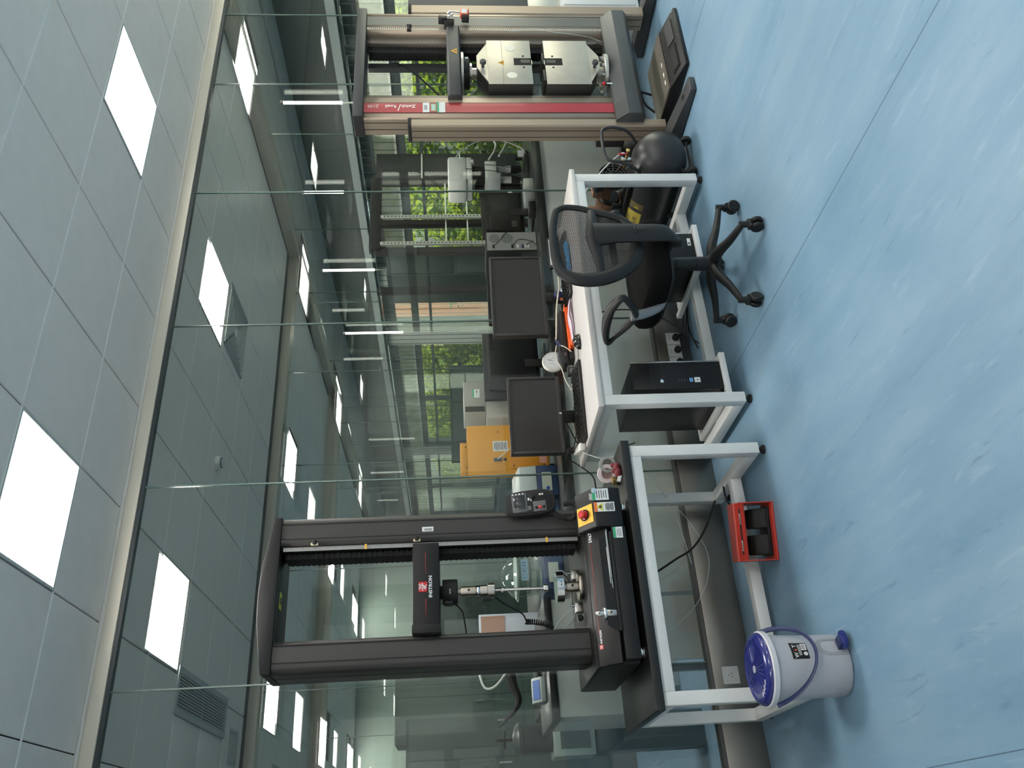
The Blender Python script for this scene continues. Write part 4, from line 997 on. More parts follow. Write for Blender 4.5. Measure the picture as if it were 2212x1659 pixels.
# handle (hangs forward)
hp = []
for i in range(17):
    a_ = PI*(1.0+i/16); x_ = cx_+.148*math.cos(a_+.0); d_ = -.148*math.sin(a_)
    # rotate the handle plane so that it hangs in front of the bucket towards the viewer's right
    hp.append(Vector((x_, cy_-.149*math.sin(PI*i/16)*.86-.02*math.sin(PI*i/16), .298-.150*math.sin(PI*i/16)**1.0)))
Rh = Matrix.Rotation(.28, 3, 'Z')
hp = [Rh @ (p-Vector((cx_, cy_, 0)))+Vector((cx_, cy_, 0)) for p in hp]
MB().tube(hp, .0098, 8, sub=3, flat=.5, side=(0, 0, 1)).build('handle', mat('navy_handle', (.02, .03, .10), .4), bn)
# pedal recess on the front (viewer's right)
def on_bin(th, z, off=0.0):
    r_ = .1175+off; return Vector((cx_+r_*math.cos(th), cy_+r_*math.sin(th), z))
mb = MB(); rows = []
th0 = math.radians(-62)
rec = mat('bin_recess', (.30, .31, .34), .5)
arch = [(-.34, .01), (-.34, .085), (-.26, .115), (-.10, .130), (.10, .130), (.26, .115), (.34, .085), (.34, .01)]
inner = [(-.24, .012), (-.24, .080), (-.18, .098), (-.07, .108), (.07, .108), (.18, .098), (.24, .080), (.24, .012)]
bmx = bmesh.new(); A_ = [bmx.verts.new(on_bin(th0+a_, z_, .0008)) for a_, z_ in arch]; B_ = [bmx.verts.new(on_bin(th0+a_, z_, .0012)) for a_, z_ in inner]
A2 = [bmx.verts.new(on_bin(th0+a_, z_, -.002)) for a_, z_ in arch]
for i in range(7): bmx.faces.new((A_[i], A_[i+1], B_[i+1], B_[i])); bmx.faces.new((A_[i], A2[i], A2[i+1], A_[i+1]))
mb._merge(bmx); mb.build('recess_frame', rec, bn)
c_ = on_bin(th0, .022, .03)
d_ = Vector((math.cos(th0), math.sin(th0), 0)); s_ = Vector((-d_.y, d_.x, 0))
mb = MB().lathe([(0, 0), (.034, 0), (.037, .006), (.034, .016), (0, .020)], (c_.x, c_.y, .018), n=28, sx=1.0, sy=.75); mb.build('pedal', M_blue, bn)
MB().box(c_.x-.02, c_.x+.02, c_.y-.0, c_.y+.05, .02, .045, .003, rot=Matrix.Rotation(th0+PI/2, 3, 'Z'), piv=(c_.x, c_.y, .03)).build('pedal_arm', M_navy, bn)
# black label
def curved(name, th_a, th_b, z_a, z_b, off, m_, par, n=8):
    b_ = bmesh.new(); vs = []
    for i in range(n+1):
        th = th_a+(th_b-th_a)*i/n; rr_ = lambda z: (.1175 if z < .16 else .118+(z-.16)*.062)+off
        vs.append([b_.verts.new(Vector((cx_+rr_(z)*math.cos(th), cy_+rr_(z)*math.sin(th), z))) for z in (z_a, z_b)])
    for p_, q_ in zip(vs, vs[1:]): b_.faces.new((p_[0], q_[0], q_[1], p_[1]))
    mm = MB(); mm._merge(b_); return mm.build(name, m_, par)
t1_, t2_ = math.radians(-86), math.radians(-54)
lb = curved('label', t1_, t2_, .165, .232, .0012, M_blackm, bn)
tm = (t1_+t2_)/2; nr = Vector((math.cos(tm), math.sin(tm), 0)); tx = Vector((-nr.y, nr.x, 0))
cc_ = Vector((cx_, cy_, 0))+nr*.1262
for s_, off, m_ in (('W', -.022, M_wink), ('s', -.001, mat('print_red', (.8, .08, .05), .5)), ('T', .015, M_wink)):
    text('lettering', s_, .020, cc_+tx*off+Vector((0, 0, .210)), tx, (0, 0, 1), m_, bn, depth=.0004, align='CENTER', bold=.0003)
plate('barcode', cc_+tx*.010+Vector((0, 0, .182)), tx, (0, 0, 1), .026, .020, M_label, bn, .001)
for i in range(8): plate('bar', cc_+nr*.0008+tx*(.001+.0026*i)+Vector((0, 0, .183)), tx, (0, 0, 1), .0012, .015, M_ink, bn, .0004)
for i in range(3): plate('print', cc_+tx*(-.002)+Vector((0, 0, .204-.004*i)), tx, (0, 0, 1), .044, .0012, M_wink, bn, .0006)
MB().lathe([(.0055, 0), (.008, 0), (.008, .0008), (.0055, .0008), (.0055, 0)], cc_+tx*-.018+Vector((0, 0, .180)), nr, n=20).build('recycle_mark', M_wink, bn)

# ================================================================ OFFICE CHAIR
O = thing('office_chair', 'black mesh-back swivel office chair in front of the desk', 'office chair', (2.54, 3.30, 0))
hub = Vector((2.54, 3.30, 0))
M_cf = mat('chair_plastic', (.014, .0145, .015), .45, 0, .35); M_fab = mat('chair_fabric', (.005, .005, .005), .95, 0, .1, bump=(900, .6))
casters = [(2.83, 3.21), (2.535, 2.995), (2.245, 3.20), (2.37, 3.56), (2.73, 3.56)]
for i, (x, y) in enumerate(casters):
    d = (Vector((x, y, 0))-hub).normalized(); s = Vector((-d.y, d.x, 0))
    tip = Vector((x, y, .095)); top = hub+Vector((0, 0, .165))
    leg = MB().tube([top+d*.01, top+d*.09+Vector((0, 0, -.004)), top.lerp(tip, .62)+Vector((0, 0, .006)), tip+Vector((0, 0, .008))], [.034, .030, .022, .016], 10, side=(0, 0, 1), flat=.85).build('base_arm', M_cf, O)
    MB().cyl(tip+Vector((0, 0, -.030)), tip+Vector((0, 0, .022)), .0165, .015).build('caster_socket', M_cf, O)
    c = Vector((x, y, .0325))
    cs = MB()
    for q in (-1, 1): cs.lathe([(0, -.011), (.026, -.011), (.0315, -.006), (.0315, .006), (.026, .011), (0, .011)], c+s*(.017*q), s, n=22)
    cs.build('caster', M_black2, O)
    MB().tube([c-s*.02+Vector((0, 0, .030)), c+Vector((0, 0, .034)), c+s*.02+Vector((0, 0, .030))], .018, 8).build('caster_hood', M_cf, O)
MB().lathe([(0, .125), (.046, .128), (.050, .15), (.046, .185), (.034, .195), (0, .195)], hub, n=28).build('hub', M_cf, O)
MB().lathe([(.036, .19), (.036, .255), (.034, .256), (.033, .36), (.031, .361), (.031, .40), (0, .40)], hub, n=24).build('column_cover', M_black2, O)
MB().lathe([(.0155, .38), (.0155, .425), (0, .425)], hub, n=16).build('gas_piston', M_chrome, O)
B(2.46, 2.62, 3.12, 3.40, .425, .455, .008).build('tilt_plate', M_black2, O)
MB().lathe([(0, 0), (.020, 0), (.024, .01), (.024, .062), (.018, .07), (0, .07)], (2.565, 3.16, .425), (0, 0, -1), n=22).build('tension_knob', M_cf, O)
# seat: thick cushion (superellipse outline, crowned)
def cushion(cx, cy, rx, ry, zs, n=44, p=.42):
    b = bmesh.new(); rings = []
    for (k, z) in zs:
        ring = []
        for i in range(n):
            th = 2*PI*i/n; c_, s_ = math.cos(th), math.sin(th)
            ring.append(b.verts.new((cx+rx*k*math.copysign(abs(c_)**p, c_), cy+ry*k*math.copysign(abs(s_)**p, s_), z+.012*(s_ > 0)*0)))
        rings.append(ring)
    for A, C in zip(rings, rings[1:]):
        for i in range(n): b.faces.new((A[i], A[(i+1) % n], C[(i+1) % n], C[i])).smooth = True
    b.faces.new(rings[0]); b.faces.new(rings[-1]); bmesh.ops.recalc_face_normals(b, faces=b.faces[:]); m = MB(); m._merge(b); return m
cushion(2.482, 3.31, .213, .24, [(.80, .445), (.93, .450), (.98, .470), (1.0, .50), (.99, .535), (.93, .556), (.80, .566), (.4, .572)]).build('seat_cushion', M_fab, O)
cushion(2.482, 3.31, .195, .225, [(.85, .430), (.96, .434), (.98, .447), (.9, .449)]).build('seat_pan', M_black2, O)
# back: frame ring, mesh, cross bar, lumbar, spine
by = lambda z: 3.035-.02*math.sin((z-.55)*3.2)+.05*max(0, .7-z)
fr = [(2.625, .985), (2.53, 1.003), (2.40, 1.006), (2.30, .990), (2.255, .945), (2.240, .88), (2.250, .80), (2.290, .715), (2.350, .648), (2.43, .612), (2.50, .610), (2.555, .628), (2.60, .665), (2.622, .72), (2.640, .79), (2.662, .86), (2.668, .93), (2.655, .968)]
fr = [(2.455+(x-2.455)*1.0, z) for x, z in fr]
ring = [Vector((x, by(z), z)) for x, z in fr]
MB().tube(ring, [.017, .018, .021, .026, .031, .034, .036, .038, .038, .036, .030, .023, .018, .017, .017, .016, .016, .016], 10, sub=5, closed=True, flat=.75, side=(0, 1, 0)).build('back_frame', M_cf, O)
# mesh panel: woven strands over the frame opening
def inside(x, z):
    c = False; n = len(fr)
    for i in range(n):
        x1_, z1_ = fr[i]; x2_, z2_ = fr[(i+1) % n]
        if (z1_ > z) != (z2_ > z) and x < (x2_-x1_)*(z-z1_)/(z2_-z1_)+x1_: c = not c
    return c
mesh = MB(); stp = .0046; w_ = .0013
nx = int(.46/stp); nz = int(.42/stp)
def run(pts, ax):
    P_ = [Vector((x, by(z)+.012*math.sin(PI*(x-2.24)/.43)+.002, z)) for x, z in pts]
    for p, q in zip(P_, P_[1:]):
        if ax == 'v': mesh.face([p+Vector((-w_, 0, 0)), p+Vector((w_, 0, 0)), q+Vector((w_, 0, 0)), q+Vector((-w_, 0, 0))])
        else: mesh.face([p+Vector((0, 0, -w_)), q+Vector((0, 0, -w_)), q+Vector((0, 0, w_)), p+Vector((0, 0, w_))])
for i in range(nx):
    x = 2.235+stp*i; cur = []
    for k in range(29):
        z = .60+.42*k/28
        if inside(x, z): cur.append((x, z))
        elif len(cur) > 1: run(cur, 'v'); cur = []
        else: cur = []
    if len(cur) > 1: run(cur, 'v')
for i in range(nz):
    z = .60+stp*i; cur = []
    for k in range(31):
        x = 2.235+.44*k/30
        if inside(x, z): cur.append((x, z))
        elif len(cur) > 1: run(cur, 'h'); cur = []
        else: cur = []
    if len(cur) > 1: run(cur, 'h')
mo = mesh.build('mesh_panel', mat('mesh_strand', (.03, .03, .03), .8), O); mo['kind'] = 'stuff'
MB().tube([(2.258, by(.80)-.005, .800), (2.36, by(.8)-.022, .812), (2.47, by(.8)-.028, .822), (2.57, by(.8)-.022, .818), (2.645, by(.8)-.005, .812)], [.016, .024, .038, .026, .016], 10, side=(0, 1, 0), flat=.5).build('cross_bar', M_cf, O)
MB().tube([(2.478, by(.8)-.030, .82), (2.478, by(.7)-.045, .72), (2.478, by(.6)-.055, .61), (2.482, 2.985, .52), (2.495, 3.01, .455), (2.52, 3.09, .430), (2.535, 3.18, .430)], [.070, .056, .052, .050, .048, .040, .032], 14, side=(0, 1, 0), flat=.42).build('spine', M_cf, O)
mb = MB()
for i in range(7): z = .63-.016*i; mb.tube([(2.436, by(z)-.052, z), (2.480, by(z)-.079, z), (2.524, by(z)-.052, z)], .004, 6)
mb.build('spine_ribs', M_cf, O)
B(2.36, 2.57, 3.045, 3.075, .705, .745, .010).build('lumbar_pad', M_black2, O)
# armrests: rounded triangular loops with grey bracket
def arm(x, sgn, dz=0.0, dy=0.0, sc=1.0):
    P = [(x+.02*sgn, 3.44, .722), (x+.01*sgn, 3.36, .742), (x, 3.25, .748), (x, 3.16, .738), (x+.005*sgn, 3.085, .705), (x+.0*sgn, 3.13, .668), (x-.01*sgn, 3.20, .628), (x-.015*sgn, 3.26, .612), (x-.005*sgn, 3.33, .64), (x+.01*sgn, 3.40, .69)]
    P = [(a, 3.25+(b-3.25)*sc+dy, c+dz) for a, b, c in P]
    MB().tube(P, [.012, .019, .024, .021, .014, .015, .017, .017, .015, .012], 10, sub=5, closed=True, flat=1.3, side=(1, 0, 0)).build('armrest', M_cf, O)
    MB().tube([(x-.015*sgn, 3.26+dy, .632+dz), (x-.02*sgn, 3.26+dy, .59+dz), (x-.045*sgn, 3.27+dy, .53), (x-.08*sgn, 3.28, .475), (x-.14*sgn, 3.28, .44)], [.024, .024, .022, .018, .014], 10, side=(0, 1, 0), flat=1.1).build('armrest_bracket', mat('grey_bracket', (.22, .23, .25), .4), O)
arm(2.19, -1); arm(2.79, 1, -.055, .06, .62)
# ================================================================ AIR COMPRESSOR
K = thing('air_compressor', 'black air compressor with round tank and brown finned pump, beside and under the desk end', 'air compressor', (3.5, 3.68, 0))
M_tank = mat('tank_black', (.022, .022, .024), .38, bump=(200, .15))
TY, TZ, TR_ = 3.68, .210, .166
MB().lathe([(0, -.115), (.05, -.108), (.10, -.085), (.135, -.05), (.152, -.01), (TR_, .02), (TR_, .57), (.155, .61), (.137, .65), (.105, .69), (.06, .715), (.03, .722), (0, .724)], (3.19, TY, TZ), (1, 0, 0), n=48).build('tank', M_tank, K)
MB().lathe([(TR_+.0015, 0), (TR_+.0015, .006)], (3.32, TY, TZ), (1, 0, 0), n=40).lathe([(TR_+.0015, 0), (TR_+.0015, .006)], (3.74, TY, TZ), (1, 0, 0), n=40).build('weld_bead', M_black, K)
for x in (3.76, 3.38):
    for s_ in (-1, 1):
        yy = TY+s_*.125
        MB().tube([(x, TY+s_*.10, TZ-.10), (x+.01, yy, .075), (x+.01, yy, .05)], [.016, .014, .012], 8, flat=1.6, side=(1, 0, 0)).build('foot_bracket', M_blackm, K)
        MB().lathe([(0, -.014), (.030, -.014), (.034, -.009), (.034, .009), (.030, .014), (0, .014)], (x+.015, yy, .0345), (0, 1, 0), n=24).build('rubber_wheel', M_blackm, K)
        MB().lathe([(0, -.016), (.012, -.016), (.012, .016), (0, .016)], (x+.015, yy, .0345), (0, 1, 0), n=14).build('wheel_hub', MATS['grey_plastic'], K)
MB().tube([(3.775, TY-.14, .0345), (3.775, TY+.14, .0345)], .008, 8, sub=1).build('axle', M_blackm, K)
B(3.20, 3.60, TY-.09, TY+.09, TZ+TR_-.02, TZ+TR_+.008, .003).build('mounting_plate', M_black2, K)
M_brown = mat('brown_cast_metal', (.26, .14, .085), .45, .3)
# motor housing with cooling fins
pz = .365
mot = MB().lathe([(0, 0), (.060, 0), (.066, .01), (.066, .20), (.060, .21), (0, .21)], (3.20, 3.70, pz+.09), (1, 0, 0), n=36).build('motor', M_black2, K)
mb = MB()
for i in range(15):
    x = 3.215+.0125*i; mb.lathe([(.060, 0), (.078, 0), (.078, .004), (.060, .004)], (x, 3.70, pz+.09), (1, 0, 0), n=32)
mb.build('cooling_fins', M_brown, K)
for x, lab in ((3.17, 0), (3.44, 1)):
    hd = MB().box(x, x+.10, 3.655, 3.745, pz+.10, pz+.175, .006)
    hd.build('cylinder_head', M_brown, K)
    mb = MB()
    for i in range(7): mb.box(x-.008, x+.108, 3.645, 3.755, pz+.098+.0095*i, pz+.102+.0095*i)
    mb.build('head_fins', M_brown, K)
    MB().prism([(x-.004, pz+.175), (x+.104, pz+.175), (x+.088, pz+.215), (x+.012, pz+.215)], 3.65, 3.75, 'Y', .006).build('head_cover', M_brown, K)
    for q in range(4): MB().lathe([(.006, 0), (.006, .006), (0, .006)], (x+.02+.06*(q % 2), 3.665+.07*(q//2), pz+.215), (0, 0, 1), n=8).build('head_bolt', M_steel, K)
# fan guard on the right
fc2 = Vector((3.585, 3.70, pz+.095))
MB().lathe([(.084, -.02), (.092, -.02), (.092, .02), (.084, .02), (.084, -.02)], fc2, (1, 0, 0), n=36).build('fan_shroud', M_blackm, K)
mb = MB()
for r_ in (.03, .05, .07): mb.tube([fc2+Vector((.022, r_*math.cos(2*PI*i/24), r_*math.sin(2*PI*i/24))) for i in range(24)], .0015, 5, sub=1, closed=True)
for i in range(10):
    a_ = 2*PI*i/10; mb.tube([fc2+Vector((.022, .012*math.cos(a_), .012*math.sin(a_))), fc2+Vector((.022, .088*math.cos(a_), .088*math.sin(a_)))], .0016, 5, sub=1)
mb.build('fan_guard', MATS['grey_plastic'], K)
for i in range(5):
    a_ = 2*PI*i/5; MB().box(3.583, 3.588, 3.70-.014, 3.70+.014, fc2.z+.02, fc2.z+.08, rot=Matrix.Rotation(a_, 3, 'X') @ Matrix.Rotation(.4, 3, 'Z'), piv=fc2).build('fan_blade', M_black2, K)
MB().lathe([(0, 0), (.026, 0), (.030, .01), (.030, .045), (.022, .055), (0, .055)], (3.56, 3.64, pz+.17), (0, -.2, 1), n=22).build('air_filter', M_blackm, K)
MB().lathe([(0, 0), (.028, 0), (.030, .02), (.022, .034), (0, .034)], (3.615, 3.65, pz+.13), (1, -.3, .2), n=22).build('air_filter', mat('filter_grey', (.06, .065, .07), .5), K)
B(3.22, 3.42, 3.605, 3.635, pz+.01, pz+.085, .004).build('control_box', M_black2, K)
plate('rating_plate', (3.36, 3.604, pz+.052), (1, 0, 0), (0, 0, 1), .075, .050, mat('dull_plate', (.12, .12, .11), .5), K)
plate('rating_plate', (3.275, 3.604, pz+.052), (1, 0, 0), (0, 0, 1), .060, .030, mat('grey_plate', (.25, .26, .26), .5), K)
for k_ in range(4): plate('print', (3.275, 3.6030, pz+.042+.007*k_), (1, 0, 0), (0, 0, 1), .05, .0016, M_ink, K, .0006)
# yellow label following the tank front
def on_tank(x, a_, off=.0012): return Vector((x, TY-(TR_+off)*math.cos(a_), TZ+(TR_+off)*math.sin(a_)))
b_ = bmesh.new(); rows = [[b_.verts.new(on_tank(x, a_)) for x in (3.25, 3.43)] for a_ in [.42+.08*i for i in range(9)]]
for p_, q_ in zip(rows, rows[1:]): b_.faces.new((p_[0], p_[1], q_[1], q_[0]))
mm = MB(); mm._merge(b_); yl = mm.build('yellow_label', mat('label_gold', (.45, .36, .05), .5), K)
a_ = .86; text('lettering', 'TICHOT', .030, on_tank(3.26, a_, .0022), (1, 0, 0), (0, math.sin(a_), math.cos(a_)), M_ink, K, depth=.0004, bold=.0004, sx=1.15)
a_ = .56; text('lettering', '永固公司', .032, on_tank(3.26, a_, .0022), (1, 0, 0), (0, math.sin(a_), math.cos(a_)), M_ink, K, depth=.0004)
b_ = bmesh.new(); rows = [[b_.verts.new(on_tank(x, a_)) for x in (3.455, 3.51)] for a_ in [.42+.08*i for i in range(9)]]
for p_, q_ in zip(rows, rows[1:]): b_.faces.new((p_[0], p_[1], q_[1], q_[0]))
mm = MB(); mm._merge(b_); mm.build('side_label', mat('label_olive', (.12, .09, .03), .5), K)
a_ = .60; text('lettering', 'Z-', .035, on_tank(3.46, a_, .0022), (1, 0, 0), (0, math.sin(a_), math.cos(a_)), M_lyel, K, depth=.0004)
a_ = -.15; MB().prism([(3.22, .155), (3.275, .200), (3.25, .132)], TY-TR_-.006, TY-TR_-.0046, 'Y').build('triangle_label', M_label, K)
# valve group
MB().lathe([(0, 0), (.012, 0), (.012, .05), (.016, .052), (.016, .065), (0, .065)], (3.73, 3.70, TZ+TR_-.005), (0, 0, 1), n=16).build('valve_body', M_chrome, K)
MB().tube([(3.66, 3.70, .405), (3.79, 3.70, .405)], .009, 10, sub=1).build('manifold', M_brass, K)
MB().lathe([(.009, 0), (.012, .004), (.012, .018), (.007, .02), (0, .02)], (3.79, 3.70, .405), (1, 0, 0), n=14).build('outlet_nut', M_brass, K)
MB().lathe([(.010, 0), (.012, .003), (.012, .016), (0, .018)], (3.73, 3.70, .425), (0, -1, .3), n=14).build('pressure_knob', M_brass, K)
MB().tube([(3.785, 3.69, .41), (3.795, 3.68, .445), (3.80, 3.675, .462)], [.004, .0045, .006], 8).build('red_lever', mat('lever_red', (.70, .03, .05), .35), K)
MB().tube([(3.69, 3.70, .40), (3.68, 3.68, .37), (3.66, 3.66, .35)], .010, 8).build('hose_tail', M_chrome, K)
MB().tube([(3.60, 3.69, .40), (3.57, 3.63, .38), (3.55, 3.62, .36)], .004, 8).build('blue_wire', mat('wire_blue', (.02, .06, .30), .4), K)
K.rotation_euler = (0, 0, -PI/2); K.location = (3.60, 3.90, 0)
MB().tube([(3.745, 3.70, .30), (3.785, 3.61, .38), (3.792, 3.58, .46), (3.79, 3.58, .52), (3.765, 3.58, .55), (3.71, 3.58, .557), (3.60, 3.58, .557), (3.545, 3.58, .548), (3.52, 3.58, .515), (3.515, 3.59, .45), (3.505, 3.63, .37), (3.495, 3.70, .30)], .010, 10).build('handle', M_tank, K)
MB().tube([(3.62, 3.68, .37), (3.66, 3.66, .41), (3.66, 3.67, .44), (3.60, 3.70, .52), (3.56, 3.76, .58), (3.50, 3.90, .68), (3.46, 4.05, .75), (3.45, 4.16, .80), (3.42, 4.24, .83), (3.38, 4.26, .84)], .0038, 8).build('white_hose', M_white, K)
wb = thing('white_box', 'small white box on the low shelf between the compressor and the chair', 'box', (3.12, 3.90, .1))

# ================================================================ TALL BEIGE TESTING MACHINE
Z = thing('frame_testing_machine', 'tall beige and charcoal testing machine with big metal grips and a red column strip', 'testing machine', (4.55, 3.85, 0))
M_beige = mat('champagne_aluminium', (.36, .29, .225), .40, .45, noise=(2, .05))
M_beiged = mat('bronze_aluminium', (.20, .175, .145), .42, .4)
M_anth = mat('anthracite', (.042, .045, .047), .45, 0, .5, bump=(300, .2))
M_anthl = mat('anthracite_light', (.062, .066, .068), .42)
M_gline = mat('groove_black', (.012, .010, .008), .6)
ZB0, ZT = .24, 2.0
def zcolumn(x0, x1, y0, y1, red):
    e = .018
    c = MB().prism([(x0, y0+e), (x0+e*.4, y0), (x1-e*.4, y0), (x1, y0+e), (x1, y1), (x0, y1)], .38, ZT, 'Z', .002, 1).build('column', M_beige, Z)
    w = x1-x0
    if red:
        B(x0+.048, x1-.060, y0-.003, y0+.001, .40, ZT-.003).build('red_strip', mat('red_film', (.42, .03, .045), .3, coat=.2), c)
        for gx in (x0+.044, x1-.056): B(gx-.0025, gx+.0025, y0-.0008, y0+.002, .38, ZT).build('groove', M_gline, c)
    else:
        B(x0+.075, x1-.045, y0-.002, y0+.001, .40, ZT-.003).build('grey_strip', mat('grey_film', (.15, .15, .135), .3), c)
        for gx in (x0+.056, x1-.030): B(gx-.0025, gx+.0025, y0-.0008, y0+.002, .38, ZT).build('groove', M_gline, c)
        rl = B(x0+.030, x0+.052, y0-.002, y0+.001, .40, ZT-.003).build('scale', mat('scale_beige', (.55, .50, .42), .4, .3), c)
        mb = MB()
        for i in range(118): mb.box(x0+.036, x0+.046, y0-.0030, y0-.0019, .42+.0133*i, .426+.0133*i)
        s_ = mb.build('scale_marks', M_ink, rl); s_['kind'] = 'stuff'
    for gy in (y0+.04, y0+.095): B(x0-.0006, x0+.002, gy-.003, gy+.003, .38, ZT).build('groove', M_gline, c)
    return c
zl_ = zcolumn(4.055, 4.245, 3.745, 3.885, True)
zr_ = zcolumn(4.86, 5.065, 3.745, 3.885, False)
for x0, x1 in ((4.245, 4.30), (4.80, 4.86)):
    MB().box(x0, x1, 3.78, 3.87, .40, ZT, .004).build('inner_profile', M_beiged, Z)
bl = MB()
for z0, z1 in ((.41, 1.375), (1.47, 1.99)):
    n = int((z1-z0)/.014)
    for i in range(n): bl.box(4.745+(.004 if i % 2 else 0), 4.80, 3.81+(.004 if i % 2 else 0), 3.88, z0+(z1-z0)*i/n, z0+(z1-z0)*(i+1)/n)
bl = bl.build('bellows', M_blackm, Z); bl['kind'] = 'stuff'
B(4.70, 4.745, 3.90, 3.94, .41, ZT).build('guide_rail', M_anth, Z)
# top beam, crosshead, base beam
B(4.045, 5.075, 3.715, 3.895, 2.0, 2.062, .004).build('top_beam', M_anth, Z)
B(4.044, 4.046, 3.72, 3.89, 2.004, 2.058).build('beam_end', M_blackm, Z)
MB().prism([(3.70, 1.385), (3.70, 1.455), (3.72, 1.467), (3.96, 1.467), (3.96, 1.375), (3.72, 1.375)], 4.215, 4.885, 'X', .003).build('crosshead', M_anth, Z)
MB().prism([(4.60, 1.400), (4.65, 1.400), (4.625, 1.440)], 3.6975, 3.6995, 'Y').build('warning_triangle', mat('warn_yellow', (.80, .42, .04), .5), Z)
MB().prism([(4.611, 1.404), (4.639, 1.404), (4.625, 1.428)], 3.6968, 3.6974, 'Y').build('warning_symbol', mat('warn_dark', (.30, .16, .02), .5), Z)
MB().prism([(3.665, .255), (3.665, .335), (3.725, .405), (3.86, .405), (3.86, .225), (3.70, .225)], 4.015, 5.01, 'X', .003).build('base_beam', M_anthl, Z)
B(4.215, 4.216, 3.70, 3.72, .34, .38).build('beam_seam', M_dark, Z)
MB().prism([(3.664, .335), (3.724, .406), (3.735, .406), (3.735, .40), (3.668, .33)], 4.014, 4.15, 'X').build('beam_end_cover', M_anth, Z)
# outer supports and feet
for x0, x1 in ((3.985, 4.052), (5.068, 5.16)):
    s_ = MB().prism([(x0, 3.755), (x0+.008, 3.745), (x1-.008, 3.745), (x1, 3.755), (x1, 3.872), (x0, 3.872)], .085, 1.70, 'Z').build('support_profile', M_beige, Z)
    B(x0-.0008, x0+.003, 3.785, 3.790, .09, 1.70).build('groove', M_gline, s_)
    B(x0-.0008, x0+.003, 3.838, 3.843, .09, 1.70).build('groove', M_gline, s_)
    B(x0-.003, x1+.003, 3.742, 3.876, 1.70, 1.722, .003).build('profile_cap', M_blackm, s_)
for xc in (3.93, 5.17):
    f_ = MB().prism([(3.36, .005), (3.36, .038), (3.42, .044), (3.72, .085), (4.05, .095), (4.15, .05), (4.15, .005)], xc-.055, xc+.055, 'X', .006).build('foot', M_anth, Z)
    MB().lathe([(.022, 0), (.022, .002), (.0, .002)], (xc, 3.47, .0500), (0, -.13, 1), n=22).build('foot_hole', M_blackm, f_)
    MB().lathe([(.008, 0), (.008, .004), (0, .004)], (xc, 3.47, .052), (0, -.13, 1), n=12).build('foot_bolt', M_chrome, f_)
# lettering on the red strip reads upwards, letter tops towards the left
M_wh = mat('strip_white', (.90, .78, .74), .5)
yf = 3.7415
text('lettering', 'Zwick', .036, (4.168, yf, 1.672), (0, 0, 1), (-1, 0, 0), M_wh, Z, depth=.0005, bold=.0007, sx=1.0)
stk = MB().prism([(4.172, 1.764), (4.172, 1.771), (4.117, 1.786), (4.117, 1.779)], yf-.0006, yf+.0004, 'Y').build('slash', M_wh, Z)
text('lettering', 'Roell', .036, (4.168, yf, 1.792), (0, 0, 1), (-1, 0, 0), M_wh, Z, depth=.0005, bold=.0007, sx=.95)
text('lettering', 'Z100', .034, (4.168, yf, 1.903), (0, 0, 1), (-1, 0, 0), M_wh, Z, depth=.0005, sx=.95)
sticker((4.144, 3.7405, 1.606), (1, 0, 0), (0, 0, 1), .084, .042, M_label, [(0, -.1+.12*i, .5, .04, M_ink) for i in range(4)], Z)
sticker((4.144, 3.7405, 1.560), (1, 0, 0), (0, 0, 1), .066, .034, mat('sticker_olive', (.40, .38, .22), .5), [(0, 0, .75, .7, mat('pale_teal', (.45, .60, .55), .5))], Z)
sticker((4.146, 3.7400, 1.512), (1, 0, 0), (0, 0, 1), .092, .052, M_label, [(0, .38, 1, .24, M_green)], Z)
# grips: polished steel blocks with dark sides
M_grip = mat('ground_steel_grip', (.55, .51, .42), .36, .35, noise=(14, .14)); M_gside = mat('dark_steel_side', (.05, .048, .042), .5, .3)
M_pad = mat('pale_disc', (.86, .83, .70), .35)
def grip(z0, z1, up):
    g = B(4.315, 4.732, 3.70, 3.704, z0, z1, .001).build('grip_face', M_grip, Z)
    B(4.315, 4.732, 3.704, 3.90, z0, z1, .002).build('grip_body', M_gside, Z)
    sgn = 1 if up else -1; zb = z1 if up else z0; ze = z0 if up else z1
    MB().prism([(4.34, zb), (4.475, zb+sgn*.070), (4.585, zb+sgn*.070), (4.705, zb)], 3.704, 3.712, 'Y').build('shoulder_plate', M_grip, Z)
    MB().prism([(4.36, zb), (4.49, zb+sgn*.064), (4.57, zb+sgn*.064), (4.69, zb)], 3.712, 3.88, 'Y').build('shoulder', M_gside, Z)
    # jaw slot open at the inner end
    zs = ze+sgn*.115
    MB().box(4.492, 4.556, 3.6975, 3.7015, min(zs, ze), max(zs, ze)).build('jaw_slot', M_blackm, Z)
    MB().box(4.505, 4.545, 3.705, 3.87, min(ze-sgn*.006, ze), max(ze-sgn*.006, ze)).build('jaw', M_steel, Z)
    MB().box(4.508, 4.540, 3.6955, 3.6985, min(ze+sgn*.01, ze+sgn*.07), max(ze+sgn*.01, ze+sgn*.07)).build('jaw_insert', mat('jaw_grey', (.10, .10, .09), .5, .6), Z)
    for x in (4.578, 4.470): MB().lathe([(.0075, 0), (.0075, .001), (0, .001)], (x, 3.70, ze+sgn*.052), (0, -1, 0), n=14).build('bolt_hole', M_blackm, Z)
    MB().lathe([(0, 0), (.010, 0), (.010, .030), (.021, .032), (.021, .046), (.016, .052), (0, .053)], (4.478, 3.704, zb+sgn*.032), (0, -1, 0), n=24).build('clamp_knob', M_anth, Z)
    return g
grip(.915, 1.203, True); grip(.533, .825, False)
for x in (4.655, 4.395): MB().lathe([(.034, 0), (.034, .0015), (0, .0015)], (x, 3.70, 1.048), (0, -1, 0), n=30, sx=.8, sy=1).build('round_pad', M_pad, Z)
B(4.315, 4.732, 3.6985, 3.7005, 1.1045, 1.106).build('plate_seam', M_gside, Z)
